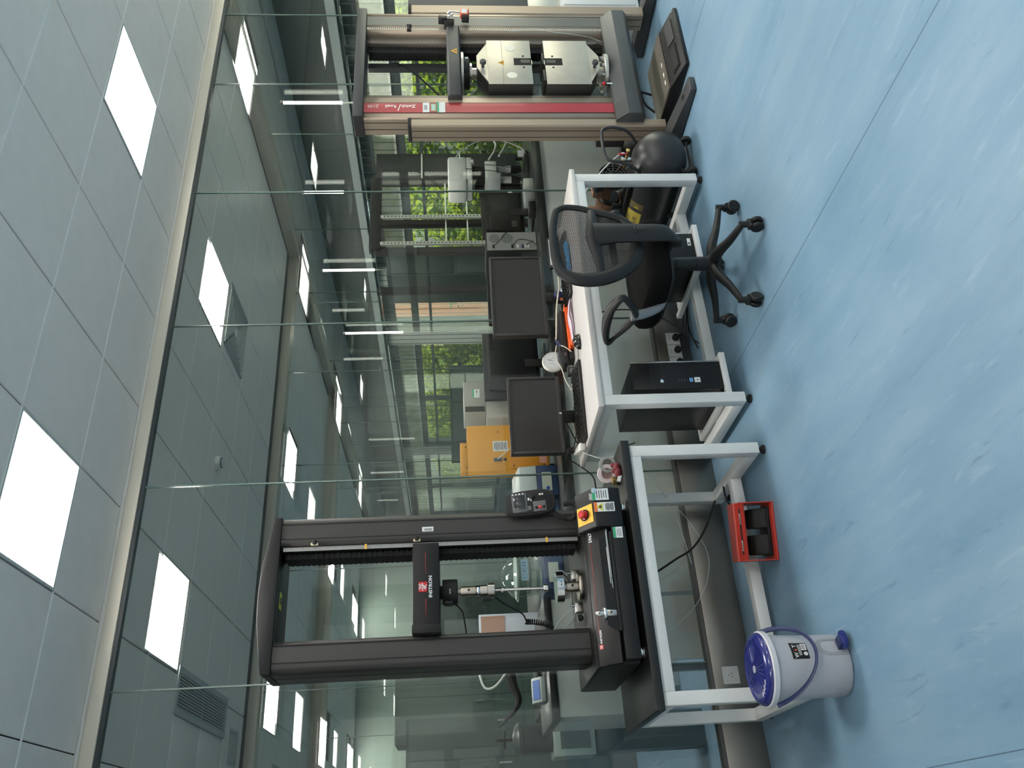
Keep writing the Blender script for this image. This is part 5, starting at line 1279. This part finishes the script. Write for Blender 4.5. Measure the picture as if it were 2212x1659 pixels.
MB().prism([(4.492, 1.095), (4.538, 1.095), (4.515, 1.136)], 3.698, 3.6998, 'Y').build('warning_triangle', MATS['warn_yellow'], Z)
MB().prism([(4.503, 1.100), (4.527, 1.100), (4.515, 1.122)], 3.6974, 3.6982, 'Y').build('warning_symbol', MATS['warn_dark'], Z)
for zz, nn in ((.875, 5),):
    for i in range(2): B(4.36+.16*i, 4.46+.16*i, 3.71, 3.86, .826, .842, .002).build('jaw_spacer', M_gside, Z)
MB().lathe([(0, 0), (.035, 0), (.035, .03), (.065, .032), (.065, .062), (0, .062)], (4.53, 3.80, 1.272), (0, 0, 1), n=32).build('coupling', M_steel, Z)
lcz = MB().lathe([(0, 0), (.095, 0), (.098, .004), (.098, .036), (.094, .040), (0, .040)], (4.545, 3.82, 1.318), (0, 0, 1), n=40).build('load_cell', M_blackm, Z)
MB().lathe([(.098, 0), (.135, .001), (.138, .004), (.138, .018), (0, .018)], (4.56, 3.83, 1.356), (0, 0, 1), n=44).build('mounting_ring', mat('pale_steel', (.62, .60, .54), .35, .6), Z)
plate('label', (4.60, 3.7385, 1.337), (1, 0, 0), (0, 0, 1), .030, .022, M_label, lcz, .002)
MB().lathe([(0, 0), (.045, 0), (.045, .05), (.12, .052), (.125, .056), (.125, .075), (0, .075)][::-1], (4.53, 3.80, .482), (0, 0, -1), n=40).build('lower_flange', mat('pale_steel', (.62, .60, .54), .35, .6), Z)
for i in range(10):
    a_ = 2*PI*i/10; MB().lathe([(0, 0), (.011, 0), (.012, .002), (.012, .020), (0, .021)], (4.53+.10*math.cos(a_), 3.80+.10*math.sin(a_), .428), (0, 0, 1), n=14).build('flange_bolt', M_steel, Z)
MB().lathe([(0, 0), (.013, 0), (.013, .035), (.010, .038), (0, .040)], (4.36, 3.735, .40), (0, 0, 1), n=18).build('release_post', M_blackm, Z)
MB().lathe([(0, 0), (.012, 0), (.012, .012), (.006, .016), (0, .017)], (4.36, 3.735, .44), (0, 0, 1), n=18).build('red_button', MATS['lever_red'], Z)
B(4.335, 4.345, 3.715, 3.725, .395, .435).build('bracket', M_chrome, Z)
# cables on the machine
for nm, pts, r_ in (('cable', [(4.80, 3.95, 1.86), (4.74, 3.90, 1.80), (4.66, 3.90, 1.70), (4.56, 3.92, 1.60), (4.46, 3.93, 1.52), (4.40, 3.94, 1.47)], .006),
                    ('cable', [(4.47, 3.75, 1.33), (4.40, 3.74, 1.30), (4.37, 3.75, 1.24), (4.33, 3.76, 1.22)], .004),
                    ('hose', [(4.36, 3.85, 1.24), (4.33, 3.84, 1.20), (4.29, 3.84, 1.25), (4.27, 3.87, 1.31)], .008),
                    ('cable', [(4.86, 3.72, 1.06), (4.85, 3.715, .98), (4.87, 3.715, .88), (4.82, 3.70, .74), (4.80, 3.70, .62), (4.78, 3.71, .50), (4.75, 3.72, .42)], .0015),
                    ('cable', [(4.72, 3.80, .46), (4.77, 3.79, .50), (4.78, 3.76, .44), (4.74, 3.75, .41)], .003)):
    MB().tube(pts, r_, 8).build(nm, M_blackm if r_ > .002 else M_hose, Z)
# stop clamps on the scale
for z_, s_ in ((1.715, 1), (1.435, 1)):
    MB().prism([(4.872, z_-.014), (4.90, z_-.004), (4.925, z_-.016), (4.925, z_+.016), (4.90, z_+.004), (4.872, z_+.014)], 3.725, 3.745, 'Y').build('stop_clamp', M_blackm, Z)
B(4.858, 4.905, 3.730, 3.744, 1.438, 1.462).build('cursor', M_label, Z)
# extensometer clamped to the right column
E_ = thing('extensometer', 'small red and black extensometer with chrome rods clamped to the right beige column', 'extensometer', (4.93, 3.69, 1.42))
R = Matrix.Rotation(.12, 3, 'Y'); pv = (4.93, 3.69, 1.42)
MB().box(4.885, 4.925, 3.68, 3.743, 1.41, 1.475, .003, rot=R, piv=pv).build('clamp_block', M_blackm, E_)
MB().box(4.905, 4.940, 3.67, 3.72, 1.46, 1.515, .003, rot=R, piv=pv).build('arm_block', M_black2, E_)
mb = MB()
for x in (4.945, 4.975, 5.0): mb.cyl(R @ (Vector((x, 3.68, 1.445))-Vector(pv))+Vector(pv), R @ (Vector((x, 3.68, 1.375))-Vector(pv))+Vector(pv), .0035, n=10)
mb.build('rods', M_chrome, E_)
mb = MB()
for x, z in ((4.94, 1.445), (4.97, 1.45), (4.955, 1.425), (4.985, 1.44)): mb.ball((x, 3.672, z), .010, .008, .010)
mb.build('screws', M_chrome, E_)
MB().box(4.955, 5.015, 3.66, 3.70, 1.318, 1.372, .003, rot=R, piv=pv).build('sensor_body', mat('signal_red', (.75, .10, .04), .35), E_)
MB().box(4.965, 5.008, 3.6585, 3.6605, 1.328, 1.366, rot=R, piv=pv).build('sensor_label', M_label, E_)
MB().box(4.93, 4.965, 3.662, 3.71, 1.312, 1.36, .003, rot=R, piv=pv).build('sensor_cap', M_blackm, E_)

# floor controller in front of the tall machine
Cc = thing('floor_controller', 'low black controller unit on the floor in front of the tall beige machine', 'controller', (4.35, 3.62, 0))
MB().prism([(3.375, .004), (3.375, .025), (3.56, .075), (3.90, .085), (3.90, .004)], 4.12, 4.64, 'X', .003).build('housing', M_black, Cc)
sl = Vector((0, .185, .050)).normalized(); nn = Vector((0, -.050, .185)).normalized()
def on_s(x, s_, w_, h_, m_, nm, up_=.0012, t_=.002):
    return plate(nm, Vector((x, 3.378, .0262))+sl*s_+nn*up_, (1, 0, 0), sl, w_, h_, m_, Cc, t_)
on_s(4.27, .085, .20, .075, M_black2, 'recess_frame', .003, .006); on_s(4.27, .085, .17, .050, M_blackm, 'recess', .0065, .002)
on_s(4.50, .085, .18, .080, M_anth, 'cover_plate', .003, .006)
for x in (4.135, 4.40, 4.62):
    for s_ in (.015, .17): MB().lathe([(.005, 0), (.005, .002), (0, .003)], Vector((x, 3.378, .0262))+sl*s_+nn*.001, nn, n=12).build('screw', M_chrome, Cc)
B(4.125, 4.635, 3.565, 3.895, .0775, .0865).build('top_reflection', M_beiged, Cc)  # bronze colour puts a beige reflection onto the black top
for x in (4.20, 4.27, 4.36): B(x, x+.035, 3.60, 3.612, .0866, .0885).build('marking', M_label, Cc)
for i, (pts, r_, lab) in enumerate((([(4.62, 4.06, .02), (4.60, 4.02, .10), (4.55, 3.98, .13), (4.50, 4.03, .10), (4.47, 4.08, .02)], .008, 'thick black cable loop on the floor behind the base beam'),
      ([(4.53, 4.04, .012), (4.42, 3.98, .012), (4.34, 4.02, .05), (4.38, 4.10, .02), (4.48, 4.06, .014), (4.44, 3.96, .012), (4.30, 3.94, .012)], .003, 'thin grey coiled cable on the floor behind the controller'),
      ([(4.16, 3.99, .16), (4.14, 3.97, .10), (4.20, 3.95, .02), (4.10, 4.0, .012), (4.17, 4.06, .02), (4.25, 3.96, .03)], .004, 'dark red tangled cable under the left column of the tall machine'))):
    tag(MB().tube(pts, r_, 7).build('cable', [M_blackm, M_hose, M_mar][i]), lab, 'cable')
# black box hung behind the compressor
B_ = thing('black_wall_box', 'flat black box standing behind the compressor handle near the glass', 'box', (4.42, 4.24, 0))
B(4.36, 4.56, 4.20, 4.30, .222, .42, .004).build('body', M_blackm, B_); B(4.38, 4.54, 4.195, 4.20, .25, .40).build('front_panel', M_black2, B_)
B(4.40, 4.52, 4.22, 4.28, .0, .222, .003).build('stand', M_beiged, B_)
B(3.06, 3.16, 3.80, 3.90, .0995, .20, .003).build('carton', M_white, wb); B(3.06, 3.16, 3.799, 3.8005, .145, .15).build('seam', MATS['grey_plastic'], wb)

# grey instrument cabinet standing beyond the tall machine
gc = thing('instrument_cabinet', 'grey instrument cabinet on a white base, right of the tall beige machine', 'cabinet', (5.8, 4.1, 0))
B(5.37, 6.25, 3.93, 4.30, .86, 1.735, .006).build('upper_case', mat('cabinet_grey', (.10, .10, .095), .45), gc)
B(5.368, 5.371, 3.95, 4.28, .88, 1.71).build('side_panel', M_blackm, gc)
B(5.40, 6.22, 3.95, 4.28, .62, .86, .003).build('middle_case', mat('pale_steel', (.62, .60, .54), .35, .6), gc)
B(5.36, 6.26, 3.90, 4.30, .045, .62, .005).build('base_cabinet', M_white, gc)
for x in (5.42, 6.15):
    for y in (3.96, 4.22): B(x, x+.04, y, y+.04, 0, .045).build('foot', M_blackm, gc)
for i in range(2): B(5.38+.44*i, 5.80+.44*i, 3.893, 3.90, .07, .60, .002).build('door', M_white, gc)
# ================================================================ BEHIND THE GLASS
M_bench = mat('pale_bench_panel', (.72, .74, .71), .22, 0, .5); M_ctop = mat('black_counter', (.015, .018, .018), .3); M_silver0 = mat('leg_silver', (.4, .42, .4), .4, .5)
b1 = thing('wall_bench', 'long black-topped laboratory bench with pale back panel right behind the glass', 'lab bench', (2.9, 4.8, 0))
B(1.22, 5.15, 4.50, 5.12, .79, .85, .003).build('worktop', M_ctop, b1)
B(1.22, 5.13, 4.515, 4.54, .03, .79).build('back_panel', M_bench, b1)
B(1.22, 1.245, 4.54, 5.05, .03, .79).build('end_panel', M_bench, b1)
B(5.105, 5.13, 4.54, 5.05, .03, .79).build('end_panel', M_bench, b1)
b3 = thing('white_counter_unit', 'white counter unit with a black top, left of the black machine base behind the glass', 'cabinet', (.9, 4.8, 0))
B(.58, 1.21, 4.48, 5.10, .985, 1.025, .003).build('worktop', M_ctop, b3)
B(.60, 1.20, 4.50, 5.06, .50, .985, .003).build('cabinet_body', mat('white_cabinet', (.62, .66, .64), .4), b3)
B(.86, 1.20, 4.52, 4.54, .03, .50).build('lower_panel', M_bench, b3)
for x in (.88, 1.15): B(x, x+.04, 4.96, 5.0, 0, .50).build('leg', M_silver0, b3)
b2 = thing('island_bench', 'black-topped white island bench further back, left of the machine', 'lab bench', (1.7, 5.9, 0))
B(.90, 3.3, 5.75, 6.95, .85, .90, .003).build('worktop', M_ctop, b2)
for i in range(4): B(.95+.58*i, 1.525+.58*i, 5.80, 5.82, .10, .82, .002).build('cabinet_door', mat('white_cabinet', (.55, .60, .585), .4), b2)
B(.94, 3.27, 5.821, 6.9, .0, .85).build('cabinet_body', MATS['white_cabinet'], b2)
BT = .8505
# back-room monitors (rear sides)
def rear_monitor(label, x0, x1, y, z0, z1, rz=0):
    t = thing('monitor', label, 'monitor', ((x0+x1)/2, y, BT)); xc = (x0+x1)/2
    R = Matrix.Rotation(rz, 3, 'Z'); p = (xc, y, 0)
    MB().box(x0, x1, y, y+.03, z0, z1, .004, rot=R, piv=p).build('housing', M_black2, t)
    MB().prism([(x0+.03, z0+.03), (x0+.06, z1-.03), (x1-.06, z1-.03), (x1-.03, z0+.03)], y-.03, y, 'Y', .006, rot=R, piv=p).build('rear_cover', M_black2, t)
    MB().box(xc-.03, xc+.03, y-.035, y-.01, BT+.01, z0+.10, .004, rot=R, piv=p).build('stand_neck', M_blackm, t)
    MB().box(xc-.12, xc+.12, y-.09, y+.07, BT, BT+.012, .004, rot=R, piv=p).build('stand_base', M_blackm, t)
    MB().box(x0+.07, x1-.16, y-.032, y-.029, z1-.075, z1-.055, rot=R, piv=p).build('vent_slot', M_dark, t)
    for i in range(5): MB().box(x0+.08+.012*i, x0+.085+.012*i, y-.033, y-.030, z0+.06, z0+.10, rot=R, piv=p).build('port', MATS['grey_plastic'], t)
    return t
rear_monitor('black back of a monitor behind the glass, next to the microscope', 3.96, 4.40, 4.80, .915, 1.235)
rear_monitor('large black back of a monitor behind the glass, between the two desk monitors', 2.64, 3.16, 4.86, .89, 1.27)
rear_monitor('wide dark screen back right of the desktop computer rear, behind the larger desk monitor', 3.20, 3.70, 4.80, .90, 1.22)
# desktop computer showing its rear side
pc = thing('computer_tower', 'silver rear side of a desktop computer with round fan grilles, behind the glass', 'computer', (3.86, 4.85, BT))
M_silver = mat('silver_sheet', (.48, .49, .47), .35, .5)
B(3.76, 3.93, 4.702, 5.05, BT, 1.215, .002).build('case', M_black2, pc); B(3.765, 3.925, 4.698, 4.702, BT+.004, 1.21).build('rear_plate', M_silver, pc)
for z_, r_ in ((1.155, .040), (1.065, .044)):
    MB().lathe([(r_, 0), (r_, .001), (0, .001)], (3.870, 4.698, z_), (0, -1, 0), n=30).build('fan_grille', mat('grille_grey', (.16, .17, .16), .5), pc)
    mb = MB()
    for i in range(-5, 6):
        L = math.sqrt(max(0, r_**2-(i*.0075)**2)); mb.box(3.870-L, 3.870+L, 4.6962, 4.6972, z_+i*.0075-.001, z_+i*.0075+.001)
    g_ = mb.build('grille_wires', M_silver, pc); g_['kind'] = 'stuff'
for i, (z_, m_) in enumerate(((1.165, M_blackm), (1.03, M_blackm), (.99, MATS['ivory_plastic']), (.955, M_navy), (.935, MATS['ivory_plastic']), (.915, MATS['ivory_plastic']))):
    B(3.78, 3.81, 4.690, 4.6975, z_-.008, z_+.008, .001).build('connector', m_, pc)
for pts in ([(3.795, 4.69, 1.165), (3.82, 4.66, 1.12), (3.88, 4.66, 1.08), (3.92, 4.68, 1.05)], [(3.795, 4.69, 1.03), (3.82, 4.65, .98), (3.80, 4.65, .88)], [(3.80, 4.69, .93), (3.77, 4.62, .90), (3.72, 4.60, .86)]):
    MB().tube(pts, .0035, 6).build('cable', M_blackm, pc)
# microscope
mi = thing('microscope', 'white microscope with camera housing and two eyepiece tubes, behind the glass', 'microscope', (4.62, 4.85, BT))
M_mw = mat('microscope_white', (.62, .64, .60), .35)
MB().box(4.45, 4.70, 4.72, 4.98, 1.33, 1.475, .02).build('camera_head', M_mw, mi)
MB().box(4.47, 4.70, 4.73, 4.97, 1.29, 1.335, .008).build('camera_neck', M_mw, mi)
MB().lathe([(0, 0), (.022, 0), (.022, .025), (0, .028)], (4.66, 4.75, 1.30), (0, -.2, -1), n=18).build('side_knob', M_mw, mi)
MB().lathe([(0, 1.19), (.075, 1.19), (.075, 1.29), (0, 1.29)], (4.62, 4.85, 0), n=28).build('focus_collar', M_blackm, mi)
MB().box(4.53, 4.70, 4.77, 4.93, 1.10, 1.19, .008).build('head_block', M_mw, mi)
MB().box(4.50, 4.56, 4.75, 4.90, 1.07, 1.17, .006).build('side_block', mat('microscope_grey', (.40, .42, .41), .4), mi)
for x in (4.565, 4.675):
    MB().lathe([(0, .98), (.026, .98), (.026, 1.10), (0, 1.10)], (x, 4.84, 0), n=22).build('tube', M_mw, mi)
    MB().lathe([(0, .90), (.020, .90), (.032, .93), (.032, .985), (0, .985)], (x, 4.84, 0), n=22).build('lens_barrel', M_blackm, mi)
MB().box(4.46, 4.76, 4.72, 5.02, BT, .885, .008).build('base', M_black2, mi)
MB().box(4.59, 4.65, 4.94, 5.0, .885, 1.30, .006).build('pillar', M_blackm, mi)
for pts, r_ in (([(4.68, 4.73, 1.42), (4.74, 4.70, 1.36), (4.84, 4.70, 1.22), (4.84, 4.70, 1.05), (4.78, 4.72, .90), (4.70, 4.70, .88)], .004), ([(4.66, 4.72, 1.16), (4.80, 4.70, 1.10), (4.98, 4.72, 1.20)], .008),
              ([(4.70, 4.72, 1.08), (4.82, 4.72, 1.02), (4.95, 4.72, 1.0), (5.02, 4.72, .93)], .009), ([(4.62, 4.73, 1.20), (4.58, 4.70, 1.10), (4.56, 4.70, 1.0)], .003), ([(4.55, 4.70, 1.34), (4.50, 4.68, 1.10), (4.44, 4.68, .92), (4.40, 4.66, .86)], .003)):
    MB().tube(pts, r_, 7).build('cable', M_mw if r_ > .0035 else M_blackm, mi)
plate('label', (4.72, 4.715, .91), (1, 0, 0), (0, 0, 1), .07, .045, M_label, mi, .002)
bx = thing('grey_box', 'small grey box on the bench edge under the microscope', 'box', (4.30, 4.6, BT)); B(4.12, 4.32, 4.56, 4.66, BT, .925, .004).build('body', M_silver, bx); B(4.02, 4.115, 4.58, 4.66, BT, .90, .003).build('adapter', M_blackm, bx)
# open rack with perforated posts
rk = thing('open_rack', 'tall dark open rack with perforated aluminium posts, in the room behind the glass', 'rack', (5.3, 6.2, 0))
M_perf = mat('perforated_aluminium', (.36, .37, .34), .4, .4)
for (x, y) in ((4.84, 6.05), (5.68, 6.05), (4.84, 6.65), (5.68, 6.65)):
    B(x-.03, x+.03, y-.03, y+.03, 0, 2.18, .003).build('post', M_blackm, rk)
for x in (4.885, 5.20):
    pr_ = B(x, x+.035, 6.0, 6.02, .86, 2.10).build('perforated_strip', M_perf, rk)
    mb = MB()
    for i in range(36): mb.box(x+.012, x+.024, 5.998, 6.0, .90+.033*i, .915+.033*i)
    h_ = mb.build('strip_holes', M_ink, pr_); h_['kind'] = 'stuff'
B(4.84, 5.70, 6.0, 6.08, 2.10, 2.20, .003).build('top_rail', M_blackm, rk)
B(4.88, 5.66, 6.02, 6.07, .86, .90).build('shelf', M_silver, rk)
for z_ in (1.30, 1.50): B(4.88, 5.66, 6.03, 6.04, z_-.006, z_+.006).build('shelf_edge', M_silver, rk)
kb_ = thing('dark_board', 'large black board beside the open rack, behind the microscope', 'board', (5.88, 6.1, 0))
B(5.72, 6.06, 6.05, 6.10, .80, 2.16, .004).build('panel', mat('panel_black', (.012, .014, .013), .5), kb_)
for x in (5.76, 6.0): B(x, x+.03, 6.06, 6.09, 0, .80).build('leg', M_blackm, kb_)
for z_ in (1.35, 1.72): B(5.72, 6.05, 6.043, 6.05, z_-.006, z_+.006).build('panel_rail', M_silver, kb_)
cb = thing('tall_cabinet', 'tall dark green-black cabinet with panelled doors behind the glass', 'cabinet', (5.2, 6.9, 0))
B(5.08, 5.38, 6.72, 7.2, 0, 2.10, .004).build('body', mat('dark_green_paint', (.025, .04, .036), .4), cb)
for i in range(3): B(5.095, 5.365, 6.712, 6.72, .12+.66*i, .74+.66*i, .002).build('door', MATS['dark_green_paint'], cb)
# yellow cabinet
ye = thing('yellow_cabinet', 'bright yellow-orange metal equipment cabinet behind the glass with a white label', 'equipment cabinet', (2.33, 4.85, BT))
M_ye = mat('orange_yellow_paint', (.70, .33, .04), .4, 0, .5); M_yed = mat('orange_yellow_door', (.60, .24, .02), .4)
B(2.10, 2.42, 4.80, 4.91, .885, 1.40, .004).build('lower_case', M_ye, ye); B(2.10, 2.30, 4.80, 4.91, 1.40, 1.445, .003).build('upper_case', M_ye, ye)
B(2.115, 2.405, 4.794, 4.80, .89, 1.13, .002).build('door', M_yed, ye)
for x in (2.13, 2.17, 2.34, 2.38): B(x, x+.03, 4.85, 4.88, BT, .885).build('foot', M_blackm, ye) if x in (2.13, 2.38) else None
for x, z_ in ((2.13, 1.11), (2.39, 1.11), (2.13, .92), (2.39, .92), (2.13, 1.41), (2.27, 1.41), (2.37, 1.20)): MB().lathe([(.0045, 0), (.0045, .002), (0, .003)], (x, 4.794 if z_ < 1.13 else 4.80, z_), (0, -1, 0), n=10).build('screw', M_ink, ye)
sticker((2.27, 4.7985, 1.19), (1, 0, 0), (0, 0, 1), .07, .095, M_label, textlines(8, 0, .38, -.38, .8), ye)
MB().box(2.165, 2.185, 4.785, 4.80, 1.185, 1.235, .002).build('connector', mat('connector_blue_grey', (.10, .12, .17), .4), ye)
MB().lathe([(.008, 0), (.010, .003), (0, .004)], (2.176, 4.80, 1.165), (0, -1, 0), n=14).build('switch', M_ink, ye)
MB().tube([(2.176, 4.785, 1.21), (2.20, 4.74, 1.16), (2.25, 4.73, 1.10), (2.30, 4.74, 1.05)], .003, 7).build('cable', M_hose, ye)
plate('pink_note', (2.17, 4.7925, .925), (1, 0, 0), (0, 0, 1), .055, .045, mat('pink_note', (.60, .28, .22), .5), ye, .001)
# grey printer-like instruments
for (x0, x1, z0, z1, lab, nm, stk_) in ((2.60, 2.83, 1.26, 1.41, 'grey box with green and white stickers on top of a beige cabinet behind the glass', 'instrument_box', True),
                                   (2.55, 2.80, .8505, 1.26, 'beige metal cabinet with an embossed plate beside the yellow cabinet', 'beige_cabinet', False)):
    t = thing(nm, lab, 'instrument', ((x0+x1)/2, 5.0, z0)); m_ = mat('instrument_beige', (.36, .36, .32), .45)
    B(x0, x1, 4.95, 5.20, z0+.0005, z1-.001, .004).build('case', m_, t)
    if stk_: sticker((2.74, 4.9495, 1.325), (1, 0, 0), (0, 0, 1), .065, .05, M_label, [(0, .38, 1, .2, M_green), (.2, -.1, .3, .1, M_ink)], t); B(2.60, 2.64, 4.948, 4.95, 1.27, 1.40).build('side_strip', M_gside, t)
    else: B(2.64, 2.72, 4.948, 4.952, 1.02, 1.10, .001).build('embossed_plate', m_, t)
# balances / lab instruments with white and navy shells
def balance(x, y, lab, screen=True, s=1.0):
    t = thing('lab_instrument', lab, 'instrument', (x, y, BT))
    B(x-.10*s, x+.10*s, y-.12, y+.12, BT, BT+.13*s, .008).build('base', mat('instrument_navy', (.035, .06, .14), .4), t)
    MB().prism([(y-.12, BT+.13*s), (y-.10, BT+.24*s), (y+.10, BT+.27*s), (y+.12, BT+.13*s)], x-.10*s, x+.10*s, 'X', .008).build('hood', mat('instrument_white', (.50, .56, .56), .35), t)
    if screen: B(x-.07*s, x+.05*s, y-.123, y-.118, BT+.04, BT+.10*s).build('display', mat('display_cream', (.55, .60, .52), .3), t); B(x-.065*s, x-.045*s, y-.1245, y-.122, BT+.055, BT+.075).build('blue_key', mat('key_blue', (.03, .08, .40), .4), t)
    return t
balance(2.0, 4.85, 'white and navy laboratory instrument left of the yellow cabinet')
balance(1.785, 4.90, 'second white laboratory instrument behind the black handset', False, 1.15)
t = thing('desiccator_note', 'x', 'x'); bpy.data.objects.remove(t)
def desiccator(x, y, z, r, lab, note=None):
    t = thing('glass_desiccator', lab, 'glass vessel', (x, y, z))
    MB().lathe([(r*.70, 0), (r*.75, .01), (r*.80, r*.5), (r*.98, r*.9), (r*1.0, r*1.15), (r*1.12, r*1.2), (r*1.12, r*1.26), (r*.98, r*1.27), (r*.80, r*1.60), (r*.45, r*1.85), (r*.12, r*1.95), (r*.12, r*2.1), (r*.16, r*2.2), (0, r*2.22)], (x, y, z), n=40).build('vessel', M_clear, t)
    MB().lathe([(r*1.125, r*1.19), (r*1.14, r*1.23), (r*1.125, r*1.27)], (x, y, z), n=40).build('flange', mat('frosted_rim', (.35, .42, .39), .5), t)
    MB().lathe([(0, r*.55), (r*.74, r*.55), (r*.74, r*.6), (0, r*.6)], (x, y, z), n=30).build('tray', mat('porcelain', (.40, .46, .43), .5), t)
    if note:
        q = plate('paper_note', (x+.0, y-r*1.0-.002, z+r*.86), (1, 0, 0), (0, 0, 1), r*1.05, r*.34, mat('pale_blue_note', (.30, .48, .56), .6), t)
        text('lettering', note, r*.30, (x, y-r*1.0-.0035, z+r*.76), (1, 0, 0), (0, 0, 1), mat('note_blue_ink', (.05, .14, .32), .6), q, depth=.0003, align='CENTER')
    return t
desiccator(1.50, 5.05, .97, .125, 'large glass desiccator with a pale blue handwritten note, behind the machine column gap', '已检样')
desiccator(1.72, 5.95, .9015, .12, 'plain glass desiccator left of the one with the note')
ub = thing('navy_instrument', 'navy blue instrument box with a cream display under the large desiccator', 'instrument', (1.50, 5.0, BT))
B(1.36, 1.66, 4.86, 5.2, BT, .966, .006).build('body', MATS['instrument_navy'], ub); B(1.40, 1.52, 4.856, 4.861, .88, .94).build('display', MATS['display_cream'], ub); B(1.41, 1.43, 4.8545, 4.8565, .895, .915).build('blue_key', MATS['key_blue'], ub)
mn = thing('back_monitor_screen', 'lit pinkish picture frame standing on the bench behind the machine', 'screen', (1.28, 5.88, .9))
B(1.20, 1.48, 5.86, 5.89, .905, 1.34, .003).build('frame', mat('frame_lilac', (.55, .58, .66), .4), mn); B(1.215, 1.465, 5.857, 5.861, 1.16, 1.325).build('picture', mat('picture_pink', (.42, .24, .17), .5), mn); B(1.30, 1.40, 5.89, 5.94, .9005, .91).build('foot', M_blackm, mn)
CT = 1.0255
ph = thing('desk_meter', 'small white meter with a blue display on the white counter unit', 'meter', (.78, 4.75, CT))
MB().prism([(4.70, CT), (4.70, CT+.025), (4.75, CT+.07), (4.79, CT+.07), (4.79, CT)], .71, .84, 'X', .004).build('body', mat('instrument_white', (.50, .56, .56), .35), ph)
sl2 = Vector((0, .05, .045)).normalized(); plate('display', Vector((.775, 4.725, CT+.0475))+Vector((0, -.045, .05)).normalized()*.002, (1, 0, 0), sl2, .10, .05, mat('lcd_blue', (.06, .16, .50), .25), ph, .002)
sto = thing('stand_clamp', 'dark laboratory stand with clamp arm and white hose, left of the black machine', 'lab stand', (.90, 4.95, CT))
MB().box(.84, 1.0, 4.88, 5.04, CT, CT+.02, .004).build('base', M_blackm, sto); MB().cyl((.92, 4.96, CT+.02), (.92, 4.96, 1.38), .008).build('rod', M_steel, sto)
MB().tube([(.92, 4.96, 1.20), (.84, 4.94, 1.185), (.76, 4.93, 1.16), (.70, 4.92, 1.19), (.62, 4.92, 1.28)], [.034, .026, .020, .014, .005], 8).build('clamp_arm', M_blackm, sto)
MB().tube([(.96, 4.93, 1.36), (.90, 4.93, 1.37), (.83, 4.92, 1.34), (.84, 4.90, 1.28), (.93, 4.90, 1.20), (1.0, 4.92, 1.12)], .007, 8).build('hose', M_mw, sto)
au = thing('autoclave', 'dark steel pressure vessel on a pale stand at far left behind the glass', 'pressure vessel', (.62, 5.5, 0))
MB().lathe([(0, .93), (.082, .93), (.085, .94), (.085, 1.11), (.095, 1.115), (.095, 1.135), (.075, 1.155), (.035, 1.17), (0, 1.175)], (.62, 5.5, 0), n=32).build('vessel', mat('dull_vessel', (.045, .055, .05), .4, .4), au)
MB().cyl((.62, 5.5, 1.17), (.62, 5.5, 1.27), .009).build('spindle', M_blackm, au)
MB().tube([(.57, 5.5, 1.22), (.67, 5.5, 1.22)], .007, 8, sub=1).tube([(.62, 5.45, 1.24), (.62, 5.55, 1.24)], .007, 8, sub=1).build('screw_handle', M_blackm, au)
B(.50, .75, 5.38, 5.62, .68, .93, .006).build('heater_box', mat('pale_green_case', (.26, .33, .30), .4), au); B(.54, .71, 5.375, 5.381, .71, .89).build('panel', mat('heater_panel', (.07, .09, .08), .4), au)
B(.52, .73, 5.40, 5.60, .0, .68).build('stand', mat('stand_blue_grey', (.10, .15, .17), .5), au)
# added glowing bars and pale bars stand in for glints on corridor glass edges
for k_, (x, y, z0, z1, lab) in enumerate(((6.10, 5.45, 2.42, 2.95, 'painted vertical glass-edge glint above the tall beige machine'), (6.10, 6.63, 2.55, 2.95, 'brightest painted glass-edge glint, right of the dark rack top'),
                                 (6.10, 7.95, 2.35, 2.95, 'painted vertical glass-edge glint between the rack and the brick view'), (6.10, 9.30, 2.10, 2.85, 'painted vertical glass-edge glint at the end of the brick view'))):
    t = thing('edge_glint', lab, 'painted glint', (x, y, z0)); B(x-.010, x+.010, y-.010, y+.010, z0, z1).build('tube', mat('glint_glow', (.9, .9, .8), .5, emit=(1, .98, .88), estr=4.0), t); B(x-.014, x+.014, y-.014, y+.014, z1, z1+.03).build('cap', M_steel, t)
    B(x-.006, x+.006, y-.006, y+.006, 1.1, z0).build('pale_glint', mat('pale_glint', (.8, .82, .74), .3), t)
# tall storage units in the rooms beyond
M_far = mat('far_cabinet', (.17, .22, .195), .5); M_far2 = mat('far_cabinet_dark', (.06, .09, .08), .5)  # both darkened: the dimness of the far rooms is put into the colour
for k_, (x0, x1, y0, y1, h, m_, lab) in enumerate(((-1.6, .2, 8.2, 8.8, 2.3, M_far, 'tall pale green cupboard past the second glass wall at far left'), (.45, 1.2, 8.6, 9.2, 2.0, M_far2, 'dark green cupboard past the second glass wall'),
     (1.3, 2.4, 11.4, 12.0, 2.3, M_far, 'pale cupboard in the furthest glazed room, behind the machine frame'), (2.5, 3.3, 11.6, 12.2, 1.9, M_far2, 'dark cupboard in the furthest glazed room'), (4.1, 5.1, 8.5, 9.1, 1.5, M_far2, 'low dark unit past the second glass wall near the corridor'))):
    t = thing('storage_cupboard', lab, 'cupboard', ((x0+x1)/2, y0, 0), 'cupboards in the rooms beyond')
    B(x0, x1, y0+.02, y1, 0, h).build('body', m_, t)
    n_ = max(2, round((x1-x0)/.5))
    for i in range(n_):
        w_ = (x1-x0)/n_; dd = B(x0+w_*i+.006, x0+w_*(i+1)-.006, y0, y0+.02, .08, h-.03, .002).build('door', m_, t)
        B(x0+w_*(i+.85), x0+w_*(i+.85)+.015, y0-.02, y0, h*.5, h*.5+.12).build('handle', M_silver, dd)
